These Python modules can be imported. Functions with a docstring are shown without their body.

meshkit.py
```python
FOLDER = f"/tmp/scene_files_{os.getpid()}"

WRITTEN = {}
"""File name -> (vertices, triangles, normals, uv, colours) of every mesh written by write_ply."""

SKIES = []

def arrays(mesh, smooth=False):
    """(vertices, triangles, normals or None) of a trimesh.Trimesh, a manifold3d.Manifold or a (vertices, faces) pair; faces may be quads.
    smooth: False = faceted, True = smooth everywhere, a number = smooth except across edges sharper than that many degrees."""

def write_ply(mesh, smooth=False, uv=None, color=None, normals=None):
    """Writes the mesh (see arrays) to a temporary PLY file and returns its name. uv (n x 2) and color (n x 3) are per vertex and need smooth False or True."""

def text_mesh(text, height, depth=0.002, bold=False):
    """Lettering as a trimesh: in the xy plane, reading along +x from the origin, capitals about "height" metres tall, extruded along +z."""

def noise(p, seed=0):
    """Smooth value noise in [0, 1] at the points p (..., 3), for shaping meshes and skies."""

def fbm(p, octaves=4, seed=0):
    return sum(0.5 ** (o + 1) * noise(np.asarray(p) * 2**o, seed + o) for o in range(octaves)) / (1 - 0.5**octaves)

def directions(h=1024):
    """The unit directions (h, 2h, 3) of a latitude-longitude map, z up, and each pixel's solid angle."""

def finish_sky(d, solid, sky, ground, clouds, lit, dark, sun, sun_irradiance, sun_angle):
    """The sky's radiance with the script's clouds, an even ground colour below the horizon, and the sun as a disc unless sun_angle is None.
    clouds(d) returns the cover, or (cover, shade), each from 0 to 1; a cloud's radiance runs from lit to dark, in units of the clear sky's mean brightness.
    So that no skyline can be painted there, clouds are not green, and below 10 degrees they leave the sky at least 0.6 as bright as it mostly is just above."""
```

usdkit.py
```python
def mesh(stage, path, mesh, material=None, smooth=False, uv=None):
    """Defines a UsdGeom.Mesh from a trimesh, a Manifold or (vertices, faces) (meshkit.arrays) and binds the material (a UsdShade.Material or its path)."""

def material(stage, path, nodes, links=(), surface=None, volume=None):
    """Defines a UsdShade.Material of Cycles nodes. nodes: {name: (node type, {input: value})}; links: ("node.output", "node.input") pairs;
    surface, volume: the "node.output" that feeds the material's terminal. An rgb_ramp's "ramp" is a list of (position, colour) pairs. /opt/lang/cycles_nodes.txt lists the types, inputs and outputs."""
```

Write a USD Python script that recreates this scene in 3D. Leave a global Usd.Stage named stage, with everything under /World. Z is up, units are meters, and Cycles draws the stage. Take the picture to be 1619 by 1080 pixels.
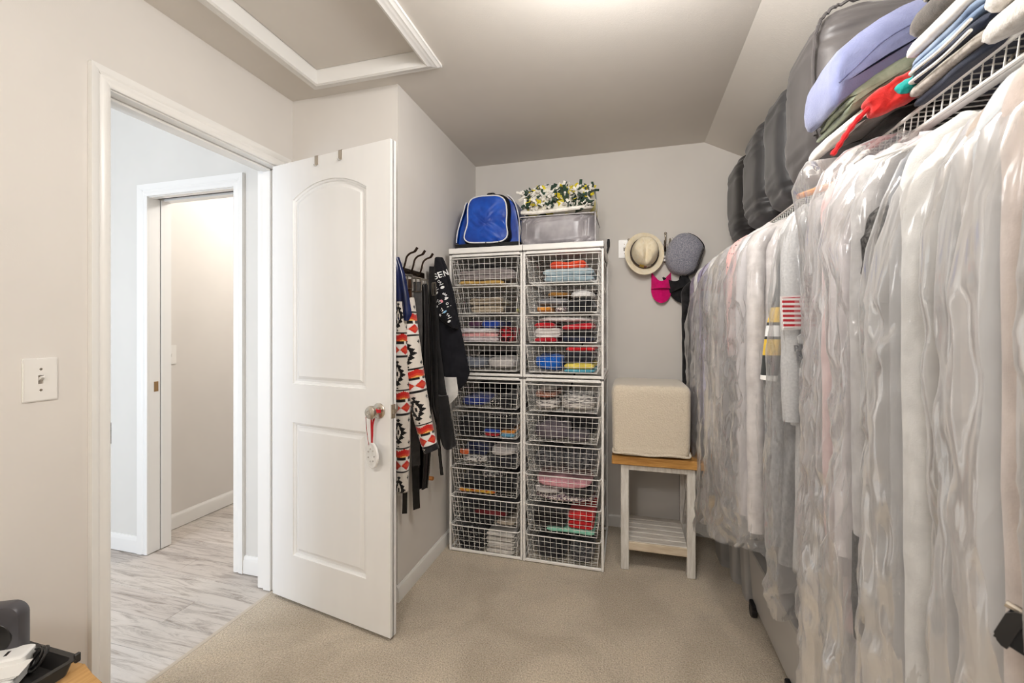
import math, random, re
import numpy as np
import trimesh, shapely, shapely.geometry as sg
from scipy.spatial import ConvexHull
import usdkit, meshkit
from pxr import Usd, UsdGeom, UsdLux, UsdShade, Gf, Sdf, Vt

stage = Usd.Stage.CreateInMemory()
UsdGeom.SetStageUpAxis(stage, 'Z'); UsdGeom.SetStageMetersPerUnit(stage, 1.0)
world = UsdGeom.Xform.Define(stage, '/World'); stage.SetDefaultPrim(world.GetPrim())
UsdGeom.Scope.Define(stage, '/World/Looks')
PI = math.pi
pi = math.pi

# ------------------------------------------------------------------ camera
YAW = 0.2751
cam = UsdGeom.Camera.Define(stage, '/World/camera')
cam.AddTranslateOp().Set(Gf.Vec3d(0, 0, 1.2674))
cam.AddRotateZOp().Set(math.degrees(YAW)); cam.AddRotateXOp().Set(90.0)
cam.CreateHorizontalApertureAttr(36.0); cam.CreateFocalLengthAttr(694.71 / 1619 * 36.0)
cam.CreateHorizontalApertureOffsetAttr((809.5 - 798.2) / 1619 * 36.0)
cam.CreateVerticalApertureOffsetAttr(-(540 - 521.82) / 1619 * 36.0)
cam.CreateClippingRangeAttr(Gf.Vec2f(0.02, 100.0))
cam.CreateFStopAttr(9.0); cam.CreateFocusDistanceAttr(2.1)
cam.CreateExposureAttr(0.0)

# ------------------------------------------------------------------ lights
def sphere_light(name, pos, r, power, col):
    l = UsdLux.SphereLight.Define(stage, '/World/' + name)
    l.AddTranslateOp().Set(Gf.Vec3d(*pos)); l.CreateRadiusAttr(r); l.CreateIntensityAttr(power); l.CreateColorAttr(Gf.Vec3f(*col))
    return l
def rect_light(name, pos, rot, w, h, power, col):
    l = UsdLux.RectLight.Define(stage, '/World/' + name)
    l.AddTranslateOp().Set(Gf.Vec3d(*pos)); l.AddRotateXYZOp().Set(Gf.Vec3f(*rot))
    l.CreateWidthAttr(w); l.CreateHeightAttr(h); l.CreateIntensityAttr(power); l.CreateColorAttr(Gf.Vec3f(*col))
    return l
sphere_light('ceiling_lamp', (0.0, 1.10, 2.20), 0.14, 41.0, (1.0, 0.985, 0.965))          # the closet's own ceiling fixture, above the picture
sphere_light('ceiling_lamp_rear', (-0.35, -0.85, 2.20), 0.15, 50.0, (1.0, 0.985, 0.965))    # its twin behind the camera
rect_light('hall_daylight', (-2.75, -1.12, 1.35), (90, 0, 0), 1.3, 1.7, 8.0, (0.76, 0.86, 1.0))   # hallway window
sphere_light('hall_lamp', (-2.6, 0.5, 2.55), 0.10, 12.0, (1.0, 0.98, 0.96))
sphere_light('far_room_lamp', (-1.95, 2.75, 2.45), 0.10, 85.0, (1.0, 0.98, 0.955))

# ------------------------------------------------------------------ scene bookkeeping
USED, ORIG = {}, {'/World': np.zeros(3)}
def numbered(parent, name):
    k = USED.get((parent, name), 0); USED[(parent, name)] = k + 1
    return f'{parent}/{name}' if k == 0 else f'{parent}/{name}_{k:03d}'
def keys(path, label=None, cat=None, group=None, kind=None):
    p = stage.GetPrimAtPath(path)
    for k, v in (('label', label), ('category', cat), ('group', group), ('kind', kind)):
        if v: p.SetCustomDataByKey(k, v)
    return path
def thing(name, label=None, cat=None, loc=(0, 0, 0), group=None, kind=None, rotz=0):
    path = numbered('/World', name)
    x = UsdGeom.Xform.Define(stage, path); x.AddTranslateOp().Set(Gf.Vec3d(*map(float, loc)))
    if rotz: x.AddRotateZOp().Set(float(rotz))
    ORIG[path] = np.array(loc, float)
    return keys(path, label, cat, group, kind)
def fuse(*ms):
    ms = [m for q in ms for m in (q if isinstance(q, (list, tuple)) else [q])]
    return trimesh.util.concatenate(ms) if len(ms) > 1 else ms[0]
def obj(name, mesh, material, parent='/World', label=None, cat=None, group=None, kind=None, smooth=35, uv=None):
    """one Mesh prim; the mesh is given in world coordinates (or local ones if the parent sits at the origin)"""
    if isinstance(mesh, (list, tuple)): mesh = fuse(mesh)
    path = numbered(parent, name)
    o = ORIG.get(parent)
    if o is None: o = np.zeros(3)
    m = mesh.copy(); m.apply_translation(-o)
    usdkit.mesh(stage, path, m, material, smooth=smooth if uv is None else True, uv=uv)
    ORIG[path] = o if parent != '/World' else np.zeros(3)
    return keys(path, label, cat, group, kind)
def copy_of(src, loc, label=None, group=None, rotz=0, cat=None):
    was = stage.GetPrimAtPath(src).GetCustomData()
    path = numbered('/World', re.sub(r'_\d{3}$', '', src.split('/')[-1]))
    x = UsdGeom.Xform.Define(stage, path); x.ClearXformOpOrder()
    p = x.GetPrim(); p.GetReferences().AddInternalReference(src); p.SetInstanceable(True)
    xf = UsdGeom.Xformable(p); xf.ClearXformOpOrder()
    t = p.GetAttribute('xformOp:translate')
    op = UsdGeom.XformOp(t) if t else xf.AddTranslateOp()
    op.Set(Gf.Vec3d(*map(float, loc)))
    ops = [op]
    if rotz:
        r = xf.AddRotateZOp(); r.Set(float(rotz)); ops.append(r)
    xf.SetXformOpOrder(ops)
    return keys(path, label, cat or was.get('category'), group or was.get('group'))

# ------------------------------------------------------------------ mesh kit
def T(v, f): return trimesh.Trimesh(np.asarray(v, float), np.asarray(f, int), process=False)
def box(a, b): 
    a, b = np.minimum(a, b), np.maximum(a, b)
    m = trimesh.creation.box(np.array(b, float) - a); m.apply_translation((np.array(a, float) + b) / 2); return m
_signs = np.array([(i, j, k) for i in (-1, 1) for j in (-1, 1) for k in (-1, 1)], float)
def _cb():
    v = []
    for s in _signs:
        for ax in range(3):
            q = s.copy() * 1.0; q *= np.array([0.8, 0.75, 0.7]); q[ax] = s[ax]; v.append(q)
    h = ConvexHull(np.array(v)); f = h.simplices.copy(); V = np.array(v)
    for i, t in enumerate(f):
        if np.dot(np.cross(V[t[1]] - V[t[0]], V[t[2]] - V[t[0]]), V[t].mean(0)) < 0: f[i] = t[::-1]
    return f
_CBF = _cb()
def cbox(a, b, r=0.003):
    """box with chamfered edges"""
    a, b = np.minimum(a, b).astype(float), np.maximum(a, b).astype(float); c, h = (a + b) / 2, (b - a) / 2
    r = min(r, h.min() * 0.49); v = []
    for s in _signs:
        for ax in range(3):
            q = s * (h - r); q[ax] = s[ax] * h[ax]; v.append(c + q)
    return T(v, _CBF)
def grid_faces(n, m, wrap=False):
    i, j = np.meshgrid(np.arange(n - 1), np.arange(m if wrap else m - 1), indexing='ij')
    a = i * m + j; b = i * m + (j + 1) % m; c = (i + 1) * m + (j + 1) % m; d = (i + 1) * m + j
    a, b, c, d = (q.ravel() for q in (a, b, c, d))
    return np.concatenate([np.stack([a, b, c], 1), np.stack([a, c, d], 1)])
def outward(m):
    if m.volume < 0: m.invert()
    return m
def rings(P, caps=True):
    """P[n, m, 3]: n closed rings of m points, lofted"""
    P = np.asarray(P, float); n, m = P.shape[:2]
    v = P.reshape(-1, 3); f = [grid_faces(n, m, True)]
    if caps:
        v = np.vstack([v, P[0].mean(0), P[-1].mean(0)]); k = np.arange(m); kk = (k + 1) % m
        f += [np.stack([np.full(m, n * m), kk, k], 1), np.stack([np.full(m, n * m + 1), (n - 1) * m + k, (n - 1) * m + kk], 1)]
    return outward(T(v, np.vstack(f)))
def sheet(P, t=None):
    """P[n, m, 3] an open surface; t: thickness, making it a closed thin body"""
    P = np.asarray(P, float); n, m = P.shape[:2]; f = grid_faces(n, m)
    if not t: return T(P.reshape(-1, 3), f)
    du, dv = np.gradient(P, axis=0), np.gradient(P, axis=1)
    N = np.cross(du, dv); N /= np.linalg.norm(N, axis=-1, keepdims=True) + 1e-12
    A, B = P + N * t / 2, P - N * t / 2; k = n * m
    idx = np.arange(k).reshape(n, m)
    rim = np.concatenate([idx[0, :], idx[1:, -1], idx[-1, -2::-1], idx[-2:0:-1, 0]]); r2 = np.roll(rim, -1)
    ff = np.vstack([f, f[:, ::-1] + k, np.stack([rim, rim + k, r2 + k], 1), np.stack([rim, r2 + k, r2], 1)])
    return outward(T(np.vstack([A.reshape(-1, 3), B.reshape(-1, 3)]), ff))
def tube(pts, r, sides=8, caps=True, closed=False):
    p = np.asarray(pts, float)
    if closed: p = np.vstack([p, p[:1]])
    t = np.gradient(p, axis=0)
    if closed: t[0] = t[-1] = p[1] - p[-2]
    t /= np.linalg.norm(t, axis=1, keepdims=True) + 1e-12
    a = np.cross(t[0], [0, 0, 1.0] if abs(t[0][2]) < 0.9 else [1.0, 0, 0]); a /= np.linalg.norm(a); fr = []
    for q in t:
        a = a - q * np.dot(a, q); a /= np.linalg.norm(a) + 1e-12; fr.append(a)
    a = np.array(fr); b = np.cross(t, a); ang = np.arange(sides) * 2 * PI / sides + PI / sides
    R = np.broadcast_to(r, (len(p),))[:, None, None]
    return rings(p[:, None] + R * (np.cos(ang)[None, :, None] * a[:, None] + np.sin(ang)[None, :, None] * b[:, None]), caps)
def spline(pts, n=8, closed=False):
    p = np.asarray(pts, float)
    q = np.vstack([p[-1:], p, p[:2]]) if closed else np.vstack([2 * p[0] - p[1], p, 2 * p[-1] - p[-2]])
    out, s = [], np.linspace(0, 1, n, endpoint=False)[:, None]
    for i in range(len(q) - 3):
        a, b, c, d = q[i:i + 4]
        out.append(0.5 * (2 * b + (c - a) * s + (2 * a - 5 * b + 4 * c - d) * s * s + (3 * b - a - 3 * c + d) * s ** 3))
    return np.vstack(out) if closed else np.vstack([*out, p[-1:]])
def ribbon(pts, w, t, side):
    """flat strap along pts; side: direction(s) of its width"""
    p = np.asarray(pts, float); s = np.broadcast_to(np.asarray(side, float), p.shape); g = np.gradient(p, axis=0)
    n = np.cross(g, s); n /= np.linalg.norm(n, axis=1, keepdims=True) + 1e-12; s = np.cross(n, g); s /= np.linalg.norm(s, axis=1, keepdims=True) + 1e-12
    w = np.broadcast_to(w, (len(p),))[:, None] / 2
    return rings(np.stack([p + s * w + n * t / 2, p - s * w + n * t / 2, p - s * w - n * t / 2, p + s * w - n * t / 2], 1))
def lathe(profile, n=28, axis=2, at=(0, 0, 0)):
    pr = np.asarray(profile, float); ang = np.arange(n) * 2 * PI / n
    P = np.stack([pr[:, 0][:, None] * np.cos(ang), pr[:, 0][:, None] * np.sin(ang), np.broadcast_to(pr[:, 1][:, None], (len(pr), n))], -1)
    if axis == 0: P = P[..., [2, 0, 1]]
    if axis == 1: P = P[..., [1, 2, 0]]
    return rings(P + np.asarray(at, float))
def extrude(poly, h, z=0.0):
    if not isinstance(poly, (sg.Polygon, sg.MultiPolygon)): poly = sg.Polygon(poly)
    ms = [trimesh.creation.extrude_polygon(g, h, engine='earcut') for g in getattr(poly, 'geoms', [poly])]
    m = fuse(ms); m.apply_translation([0, 0, z]); return m
def mv(m, M=None, at=(0, 0, 0)):
    m = m.copy()
    if M is not None:
        X = np.eye(4); X[:3, :3] = M; m.apply_transform(X)
    m.apply_translation(np.asarray(at, float)); return m
def rot(axis, deg):
    return trimesh.transformations.rotation_matrix(math.radians(deg), dict(x=[1, 0, 0], y=[0, 1, 0], z=[0, 0, 1]).get(axis, axis))[:3, :3]
def fbm(p, o=3, seed=0): return meshkit.fbm(np.asarray(p, float), o, seed) - 0.5
XZ = np.array([[1, 0, 0], [0, 0, -1], [0, 1, 0]], float)          # xy drawing -> stands up facing -y
def subdiv_noise(m, amp, scale, seed=0, n=0):
    m = m.copy()
    for _ in range(n): m = m.subdivide()
    m.merge_vertices()
    m.vertices = m.vertices + m.vertex_normals * (fbm(m.vertices * scale, 3, seed) * amp * 2)[:, None]
    return m
def pillow(c, h, e=0.45, nu=40, nv=24, amp=0.0, scale=8, seed=0, top=1.0):
    """soft superellipsoid block, centre c, half sizes h"""
    u = np.arange(nu) * 2 * PI / nu; v = np.linspace(-PI / 2, PI / 2, nv)
    sp = lambda x, q: np.sign(x) * np.abs(x) ** q
    X = sp(np.cos(v), e)[:, None] * sp(np.cos(u), e)[None]; Y = sp(np.cos(v), e)[:, None] * sp(np.sin(u), e)[None]; Z = np.repeat(sp(np.sin(v), e)[:, None], nu, 1)
    P = np.stack([X * h[0], Y * h[1], Z * h[2]], -1)
    if amp:
        d = P / (np.linalg.norm(P, axis=-1, keepdims=True) + 1e-9)
        P = P + d * (fbm((P + np.asarray(c)) * scale, 3, seed) * 2 * amp)[..., None]
        P[:, 0] = P[:, 0]; P[0] = P[0].mean(0); P[-1] = P[-1].mean(0)
    return rings(P + np.asarray(c, float))

# ------------------------------------------------------------------ materials
MATS = {}
def M(name, nodes, links, surface):
    MATS[name] = usdkit.material(stage, '/World/Looks/' + name, nodes, links, surface=surface); return MATS[name]
def lin(c):
    c = np.asarray(c, float) / 255.0
    return tuple(np.where(c <= 0.04045, c / 12.92, ((c + 0.055) / 1.055) ** 2.4))
def plain(name, col, rough=0.5, spec=0.5, metal=0.0, **kw):
    return M(name, {'p': ('principled_bsdf', dict(base_color=lin(col), roughness=rough, specular_ior_level=spec, metallic=metal, **kw))}, [], 'p.BSDF')
def grainy(name, col, col2, scale=40.0, rough=0.6, bump=0.0, bscale=None, spec=0.3, stretch=(1, 1, 1), sheen=0.0, detail=3, low=0.35, high=0.65, dist=0.002, **kw):
    """two colours mixed by a stretched noise, with a noise bump"""
    nodes = {'tc': ('texture_coordinate', {}), 'mp': ('mapping', dict(scale=stretch)),
             'n': ('noise_texture', dict(scale=scale, detail=detail, roughness=0.6)),
             'r': ('rgb_ramp', dict(ramp=[(low, lin(col)), (high, lin(col2))])),
             'p': ('principled_bsdf', dict(roughness=rough, specular_ior_level=spec, sheen_weight=sheen, **kw))}
    links = [('tc.object', 'mp.vector'), ('mp.vector', 'n.vector'), ('n.fac', 'r.fac'), ('r.color', 'p.base_color')]
    if bump:
        nodes['bn'] = ('noise_texture', dict(scale=bscale or scale * 2, detail=4, roughness=0.6)); nodes['b'] = ('bump', dict(strength=bump, distance=dist))
        links += [('mp.vector', 'bn.vector'), ('bn.fac', 'b.height'), ('b.normal', 'p.normal')]
    return M(name, nodes, links, 'p.BSDF')
def cloth(col, tone=14, rough=0.85, scale=26, sheen=0.25, bump=0.35):
    """plain woven cloth of one colour, made once per colour"""
    col = tuple(int(c) for c in col); name = 'cloth_%02x%02x%02x_%d' % (*col, int(tone))
    if name in MATS: return MATS[name]
    c = np.array(col, float); a, b = np.clip(c - tone, 3, 255), np.clip(c + tone, 0, 255)
    return grainy(name, a, b, scale=scale, rough=rough, bump=bump, bscale=420, sheen=sheen, spec=0.15)
# ------------------------------------------------------------------ surfaces of the room
WALL = grainy('wall_paint', (221, 216, 210), (224, 219, 213), scale=3, rough=0.75, bump=0.10, bscale=260, spec=0.25)
CEIL = grainy('ceiling_paint', (219, 213, 205), (222, 216, 208), scale=3, rough=0.85, bump=0.25, bscale=150, spec=0.2)
HWALL = grainy('hall_paint', (217, 214, 208), (220, 217, 211), scale=3, rough=0.75, bump=0.08, bscale=260, spec=0.25)
TRIM = plain('white_trim_paint', (236, 234, 230), rough=0.32, spec=0.5)
DOORM = grainy('white_door_paint', (234, 233, 231), (236, 235, 233), scale=2, rough=0.36, bump=0.06, bscale=60, stretch=(6, 6, 1))
CARPET = M('carpet_pile', {
    'g': ('texture_coordinate', {}), 'n': ('noise_texture', dict(scale=150, detail=4, roughness=0.75)), 'v': ('voronoi_texture', dict(scale=170)),
    'big': ('noise_texture', dict(scale=2.6, detail=4, roughness=0.55, distortion=0.6)),
    'r': ('rgb_ramp', dict(ramp=[(0.25, lin((136, 120, 99))), (0.5, lin((198, 183, 161))), (0.75, lin((232, 219, 199)))])),
    'rb': ('rgb_ramp', dict(ramp=[(0.38, (0.80, 0.79, 0.77)), (0.52, (0.96, 0.96, 0.96)), (0.66, (1.06, 1.05, 1.03))])),
    'm': ('mix_color', dict(blend_type='multiply', fac=1.0, use_clamp_result=False)),
    'add': ('math', dict(math_type='add')), 'b': ('bump', dict(strength=0.6, distance=0.006)),
    'p': ('principled_bsdf', dict(roughness=0.95, specular_ior_level=0.1, sheen_weight=0.3, sheen_roughness=0.6))},
    [('g.object', 'n.vector'), ('g.object', 'v.vector'), ('g.object', 'big.vector'), ('n.fac', 'r.fac'), ('big.fac', 'rb.fac'), ('r.color', 'm.a'), ('rb.color', 'm.b'),
     ('m.result', 'p.base_color'), ('n.fac', 'add.value1'), ('v.distance', 'add.value2'), ('add.value', 'b.height'), ('b.normal', 'p.normal')], 'p.BSDF')

C = 2.4196; XL, XS, YR, YB, XF = -1.6315, -1.0407, 1.8426, 2.9301, 0.4469
XR, YN, SL = 0.95, -1.7, 0.0999 / 0.1894
HC = 2.74                                            # hall ceiling
OY0, OY1, OH = 1.031, 1.7507, 2.05                   # closet door opening in the left wall
S = lambda name, mesh, m, **k: obj(name, mesh, m, kind='structure', **k)
S('floor', box((-1.662, YN, -0.06), (XR + .1, YB + .1, 0.0)), CARPET, label='beige cut pile carpet of the closet')
S('wall_left', [box((XL - .12, YN, 0), (XL, OY0 - .02, C + .05)), box((XL - .12, OY0 - .02, OH + .02), (XL, OY1 + .02, HC)), box((XL - .12, OY1 + .02, 0), (XL, YR, HC)), box((XL - .12, YN, C), (XL, OY0, HC))], WALL)
PX0, PX1, PH = -2.61, -1.998, 2.02                   # pocket door opening in the hall's end wall
S('wall_hall', [box((-3.65, YR, 0), (PX0 - .02, YR + .115, HC)), box((PX0 - .02, YR, PH + .02), (PX1 + .02, YR + .115, HC)), box((PX1 + .02, YR, 0), (XL, YR + .115, HC))], HWALL)
S('wall_return', box((XL, YR, 0), (XS, YR + .12, C + .05)), WALL)
S('wall_side', box((XS - .12, YR + .12, 0), (XS, YB + .1, C + .05)), WALL)
S('wall_back', box((XS - .12, YB, 0), (XR + .1, YB + .1, C + .05)), WALL)
S('wall_right', box((XR, YN, 0), (XR + .1, YB, C - SL * (XR - XF) + .02)), WALL)
S('wall_front', box((XL - .12, YN - .1, 0), (XR + .1, YN, C + .05)), WALL)
# flat ceiling with the attic hatch opening, then the slope
AX0, AX1, AY0, AY1 = -1.386, -0.832, 0.42, 1.714
cp = sg.box(XL - .02, YN - .05, XF, YB + .05).difference(sg.box(AX0 - .011, AY0 - .011, AX1 + .011, AY1 + .011))
S('ceiling', extrude(cp, 0.05, C), CEIL)
xe = XR + .06
sl = sg.Polygon([(XF, C), (xe, C - SL * (xe - XF)), (xe, C - SL * (xe - XF) + .06), (XF, C + .05)])
m = extrude(sl, YB + .05 - YN + .05); m = mv(m, np.array([[1, 0, 0], [0, 0, 1], [0, 1, 0]], float)); m.invert(); m.apply_translation([0, YN - .05, 0])
S('ceiling_slope', m, CEIL)
# hall and the room beyond it
S('wall_hall_far', box((-3.75, -1.3, 0), (-3.65, 1.96, HC)), HWALL)
S('wall_hall_near', box((-3.75, -1.4, 0), (XL - .12, -1.3, HC)), HWALL)
S('ceiling_hall', box((-3.75, -1.4, HC), (XL - .05, 3.7, HC + .05)), CEIL)
FX = -2.80
S('wall_far_room', [box((FX - .1, YR + .115, 0), (FX, 3.6, HC)), box((FX - .1, 3.6, 0), (-1.16, 3.7, HC)), box((-1.3, YR + .13, 0), (XS - .125, 3.6, HC))], WALL)

def profile_strip(P0, P1, prof, up, nrm):
    """sweeps prof [(height along up, depth along nrm)] from P0 to P1"""
    P0, P1, up, nrm = (np.asarray(q, float) for q in (P0, P1, up, nrm)); pr = np.asarray(prof, float)
    ring = pr[:, :1] * up + pr[:, 1:] * nrm
    return rings(np.stack([P0 + ring, P1 + ring]))
BASE = [(0, 0), (0, .013), (.052, .013), (.058, .010), (.064, .010), (.070, .005), (.074, .004), (.074, 0)]
S('baseboard_side', profile_strip((XS, YR - .013, 0), (XS, YB, 0), BASE, (0, 0, 1), (1, 0, 0)), TRIM)
S('baseboard_return', profile_strip((XL, YR, 0), (XS, YR, 0), BASE, (0, 0, 1), (0, -1, 0)), TRIM)
S('baseboard_back', profile_strip((XS, YB, 0), (XR, YB, 0), BASE, (0, 0, 1), (0, -1, 0)), TRIM)
S('baseboard_left', profile_strip((XL, YN, 0), (XL, OY0 - .06, 0), BASE, (0, 0, 1), (1, 0, 0)), TRIM)
HB = [(a * 1.25, b) for a, b in BASE]
S('baseboard_hall', [profile_strip((-3.65, YR, 0), (PX0 - .07, YR, 0), HB, (0, 0, 1), (0, -1, 0)), profile_strip((PX1 + .05, YR, 0), (XL - .12, YR, 0), HB, (0, 0, 1), (0, -1, 0))], TRIM)
S('baseboard_far_room', profile_strip((FX, YR + .115, 0), (FX, 3.6, 0), HB, (0, 0, 1), (1, 0, 0)), TRIM)

def casing(y0, y1, h, x, nrm, w=.057, ax='y'):
    """three mitred sides of a door casing on the plane x (ax y) or y (ax x)"""
    prof = [(0, 0), (0, .010), (.006, .014), (.018, .014), (.024, .011), (.032, .011), (.040, .017), (w, .018), (w, 0)]
    out = []
    for a, b, sgn in ((y0, y0, -1), (y1, y1, 1)):
        P = []
        for z, mit in ((0.0, 0), (h, 1)):
            ring = []
            for d, t in prof:
                yy = a + sgn * d; zz = z + (d if mit else 0)
                ring.append((x + nrm * t, yy, zz) if ax == 'y' else (yy, x + nrm * t, zz))
            P.append(ring)
        out.append(rings(P))
    P = []
    for a, sgn in ((y0, -1), (y1, 1)):
        P.append([((x + nrm * t, a + sgn * d, h + d) if ax == 'y' else (a + sgn * d, x + nrm * t, h + d)) for d, t in prof])
    out.append(rings(P))
    return out
cs = casing(OY0 - .004, OY1 + .004, OH + .004, XL, 1)
d1 = thing('trim_1', loc=(XL, OY0, 0), kind='structure', label='white mitred door casing of the closet doorway')
for n, m in zip(('side_casing', 'side_casing', 'head_casing'), cs): obj(n, m, TRIM, d1)
d2 = thing('trim_2', loc=(XL - .06, OY0, 0), kind='structure', label='white door jamb lining the closet doorway')
for n, a, b in (('side_jamb', (XL - .125, OY0 - .019, 0), (XL, OY0, OH)), ('side_jamb', (XL - .125, OY1, 0), (XL, OY1 + .019, OH)), ('head_jamb', (XL - .125, OY0 - .019, OH), (XL, OY1 + .019, OH + .019))):
    obj(n, cbox(a, b, .001), TRIM, d2)
for a, b in (((XL - .085, OY0, 0), (XL - .042, OY0 + .011, OH)), ((XL - .085, OY1 - .011, 0), (XL - .042, OY1, OH)), ((XL - .085, OY0, OH - .011), (XL - .042, OY1, OH))):
    obj('door_stop', cbox(a, b, .002), TRIM, d2)
STEEL = plain('satin_nickel', (196, 188, 176), rough=0.28, metal=1.0)
DARKM = plain('dark_bronze_metal', (58, 44, 34), rough=0.35, metal=0.8)
obj('strike_plate', cbox((XL - .03, OY0 - .001, .895), (XL + .004, OY0 + .0015, .965), .0005), DARKM, d2, label='small dark strike plate on the latch jamb')
cs = casing(OY0 - .004, OY1 + .004, OH + .004, XL - .12, -1)
d3 = thing('trim_3', loc=(XL - .12, OY0, 0), kind='structure', label='white door casing on the hall side of the closet doorway')
for n, m in zip(('side_casing', 'side_casing', 'head_casing'), cs): obj(n, m, TRIM, d3)
# pocket door frame in the hall's end wall
cs = casing(PX0, PX1, PH, YR, -1, w=.066, ax='x')
d4 = thing('trim_4', loc=(PX0, YR, 0), kind='structure', label='white casing and split jamb of the pocket door opening in the hall')
for n, m in zip(('side_casing', 'side_casing', 'head_casing'), cs): obj(n, m, TRIM, d4)
for n, a, b in (('side_jamb', (PX0 - .019, YR, 0), (PX0, YR + .062, PH)), ('rear_side_jamb', (PX0 - .019, YR + .066, 0), (PX0 + .003, YR + .125, PH)),
                ('side_jamb', (PX1, YR, 0), (PX1 + .019, YR + .03, PH)), ('rear_side_jamb', (PX1, YR + .085, 0), (PX1 + .019, YR + .125, PH)),
                ('head_jamb', (PX0, YR, PH - .004), (PX1, YR + .036, PH + .015)), ('rear_head_jamb', (PX0, YR + .080, PH - .004), (PX1, YR + .125, PH + .015)),
                ('door_track', (PX0, YR + .036, PH + .008), (PX1, YR + .080, PH + .019))):
    obj(n, cbox(a, b, .001), TRIM if n != 'door_track' else plain('track_shadow_metal', (70, 64, 58), rough=.5), d4)
BRASS = plain('aged_brass', (168, 138, 100), rough=0.4, metal=0.9)
obj('strike_plate', cbox((PX0 - .001, YR + .028, .915), (PX0 + .0015, YR + .052, .972), .0005), BRASS, d4, label='small brass strike plate on the pocket door jamb')

# hall floor of separate planks, grain along x
PLK = []
for i, (a, b, c_) in enumerate([((172, 163, 155), (204, 196, 188), (142, 131, 122)), ((180, 171, 163), (210, 203, 196), (152, 140, 130)), ((166, 156, 148), (198, 189, 181), (134, 122, 112)), ((180, 168, 158), (208, 199, 191), (154, 138, 126))]):
    PLK.append(M('washed_plank_%d' % i, {
        'g': ('geometry', {}), 'mp': ('mapping', dict(scale=(1.4, 13 + i, 1), location=(i * 7.3, i * 3.1, 0))), 'n': ('noise_texture', dict(scale=2.2, detail=9, roughness=0.72, distortion=1.4)),
        'r': ('rgb_ramp', dict(ramp=[(0.28, lin(c_)), (0.40, lin(a)), (0.52, lin(b)), (0.70, lin(np.array(b) + 6)), (0.82, lin(a))])),
        'mp2': ('mapping', dict(scale=(3, 70, 1))), 'n2': ('noise_texture', dict(scale=3, detail=3)), 'b': ('bump', dict(strength=0.15, distance=0.002)),
        'p': ('principled_bsdf', dict(roughness=0.5, specular_ior_level=0.4))},
        [('g.position', 'mp.vector'), ('mp.vector', 'n.vector'), ('n.fac', 'r.fac'), ('r.color', 'p.base_color'), ('g.position', 'mp2.vector'), ('mp2.vector', 'n2.vector'), ('n2.fac', 'b.height'), ('b.normal', 'p.normal')], 'p.BSDF'))
fh = thing('floor_hall', loc=(-2.6, 1.0, 0), kind='structure', label='whitewashed wood look plank floor of the hall')
obj('underlay', box((-3.7, -1.35, -.06), (-1.662, 3.65, -.009)), plain('underlay_grey', (120, 112, 104), rough=.8), fh)
rnd = random.Random(5)
PW, PLN = .152, 1.22
for r in range(32):
    y0 = -1.3 + r * PW
    x0 = -3.72 + (r * 0.437) % PLN - PLN
    while x0 < -1.663:
        a, b = max(x0, -3.7), min(x0 + PLN, -1.662)
        if b - a > .03:
            obj('plank', cbox((a + .0006, y0 + .0006, -.012), (b - .0006, y0 + PW - .0006, -.004), .0012), PLK[rnd.randrange(4)], fh)
        x0 += PLN
S('trim_5', cbox((-1.672, OY0, -.01), (-1.650, OY1, .002), .004), plain('floor_reducer', (196, 184, 168), rough=.5), label='thin edge strip between carpet and plank floor')

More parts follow.
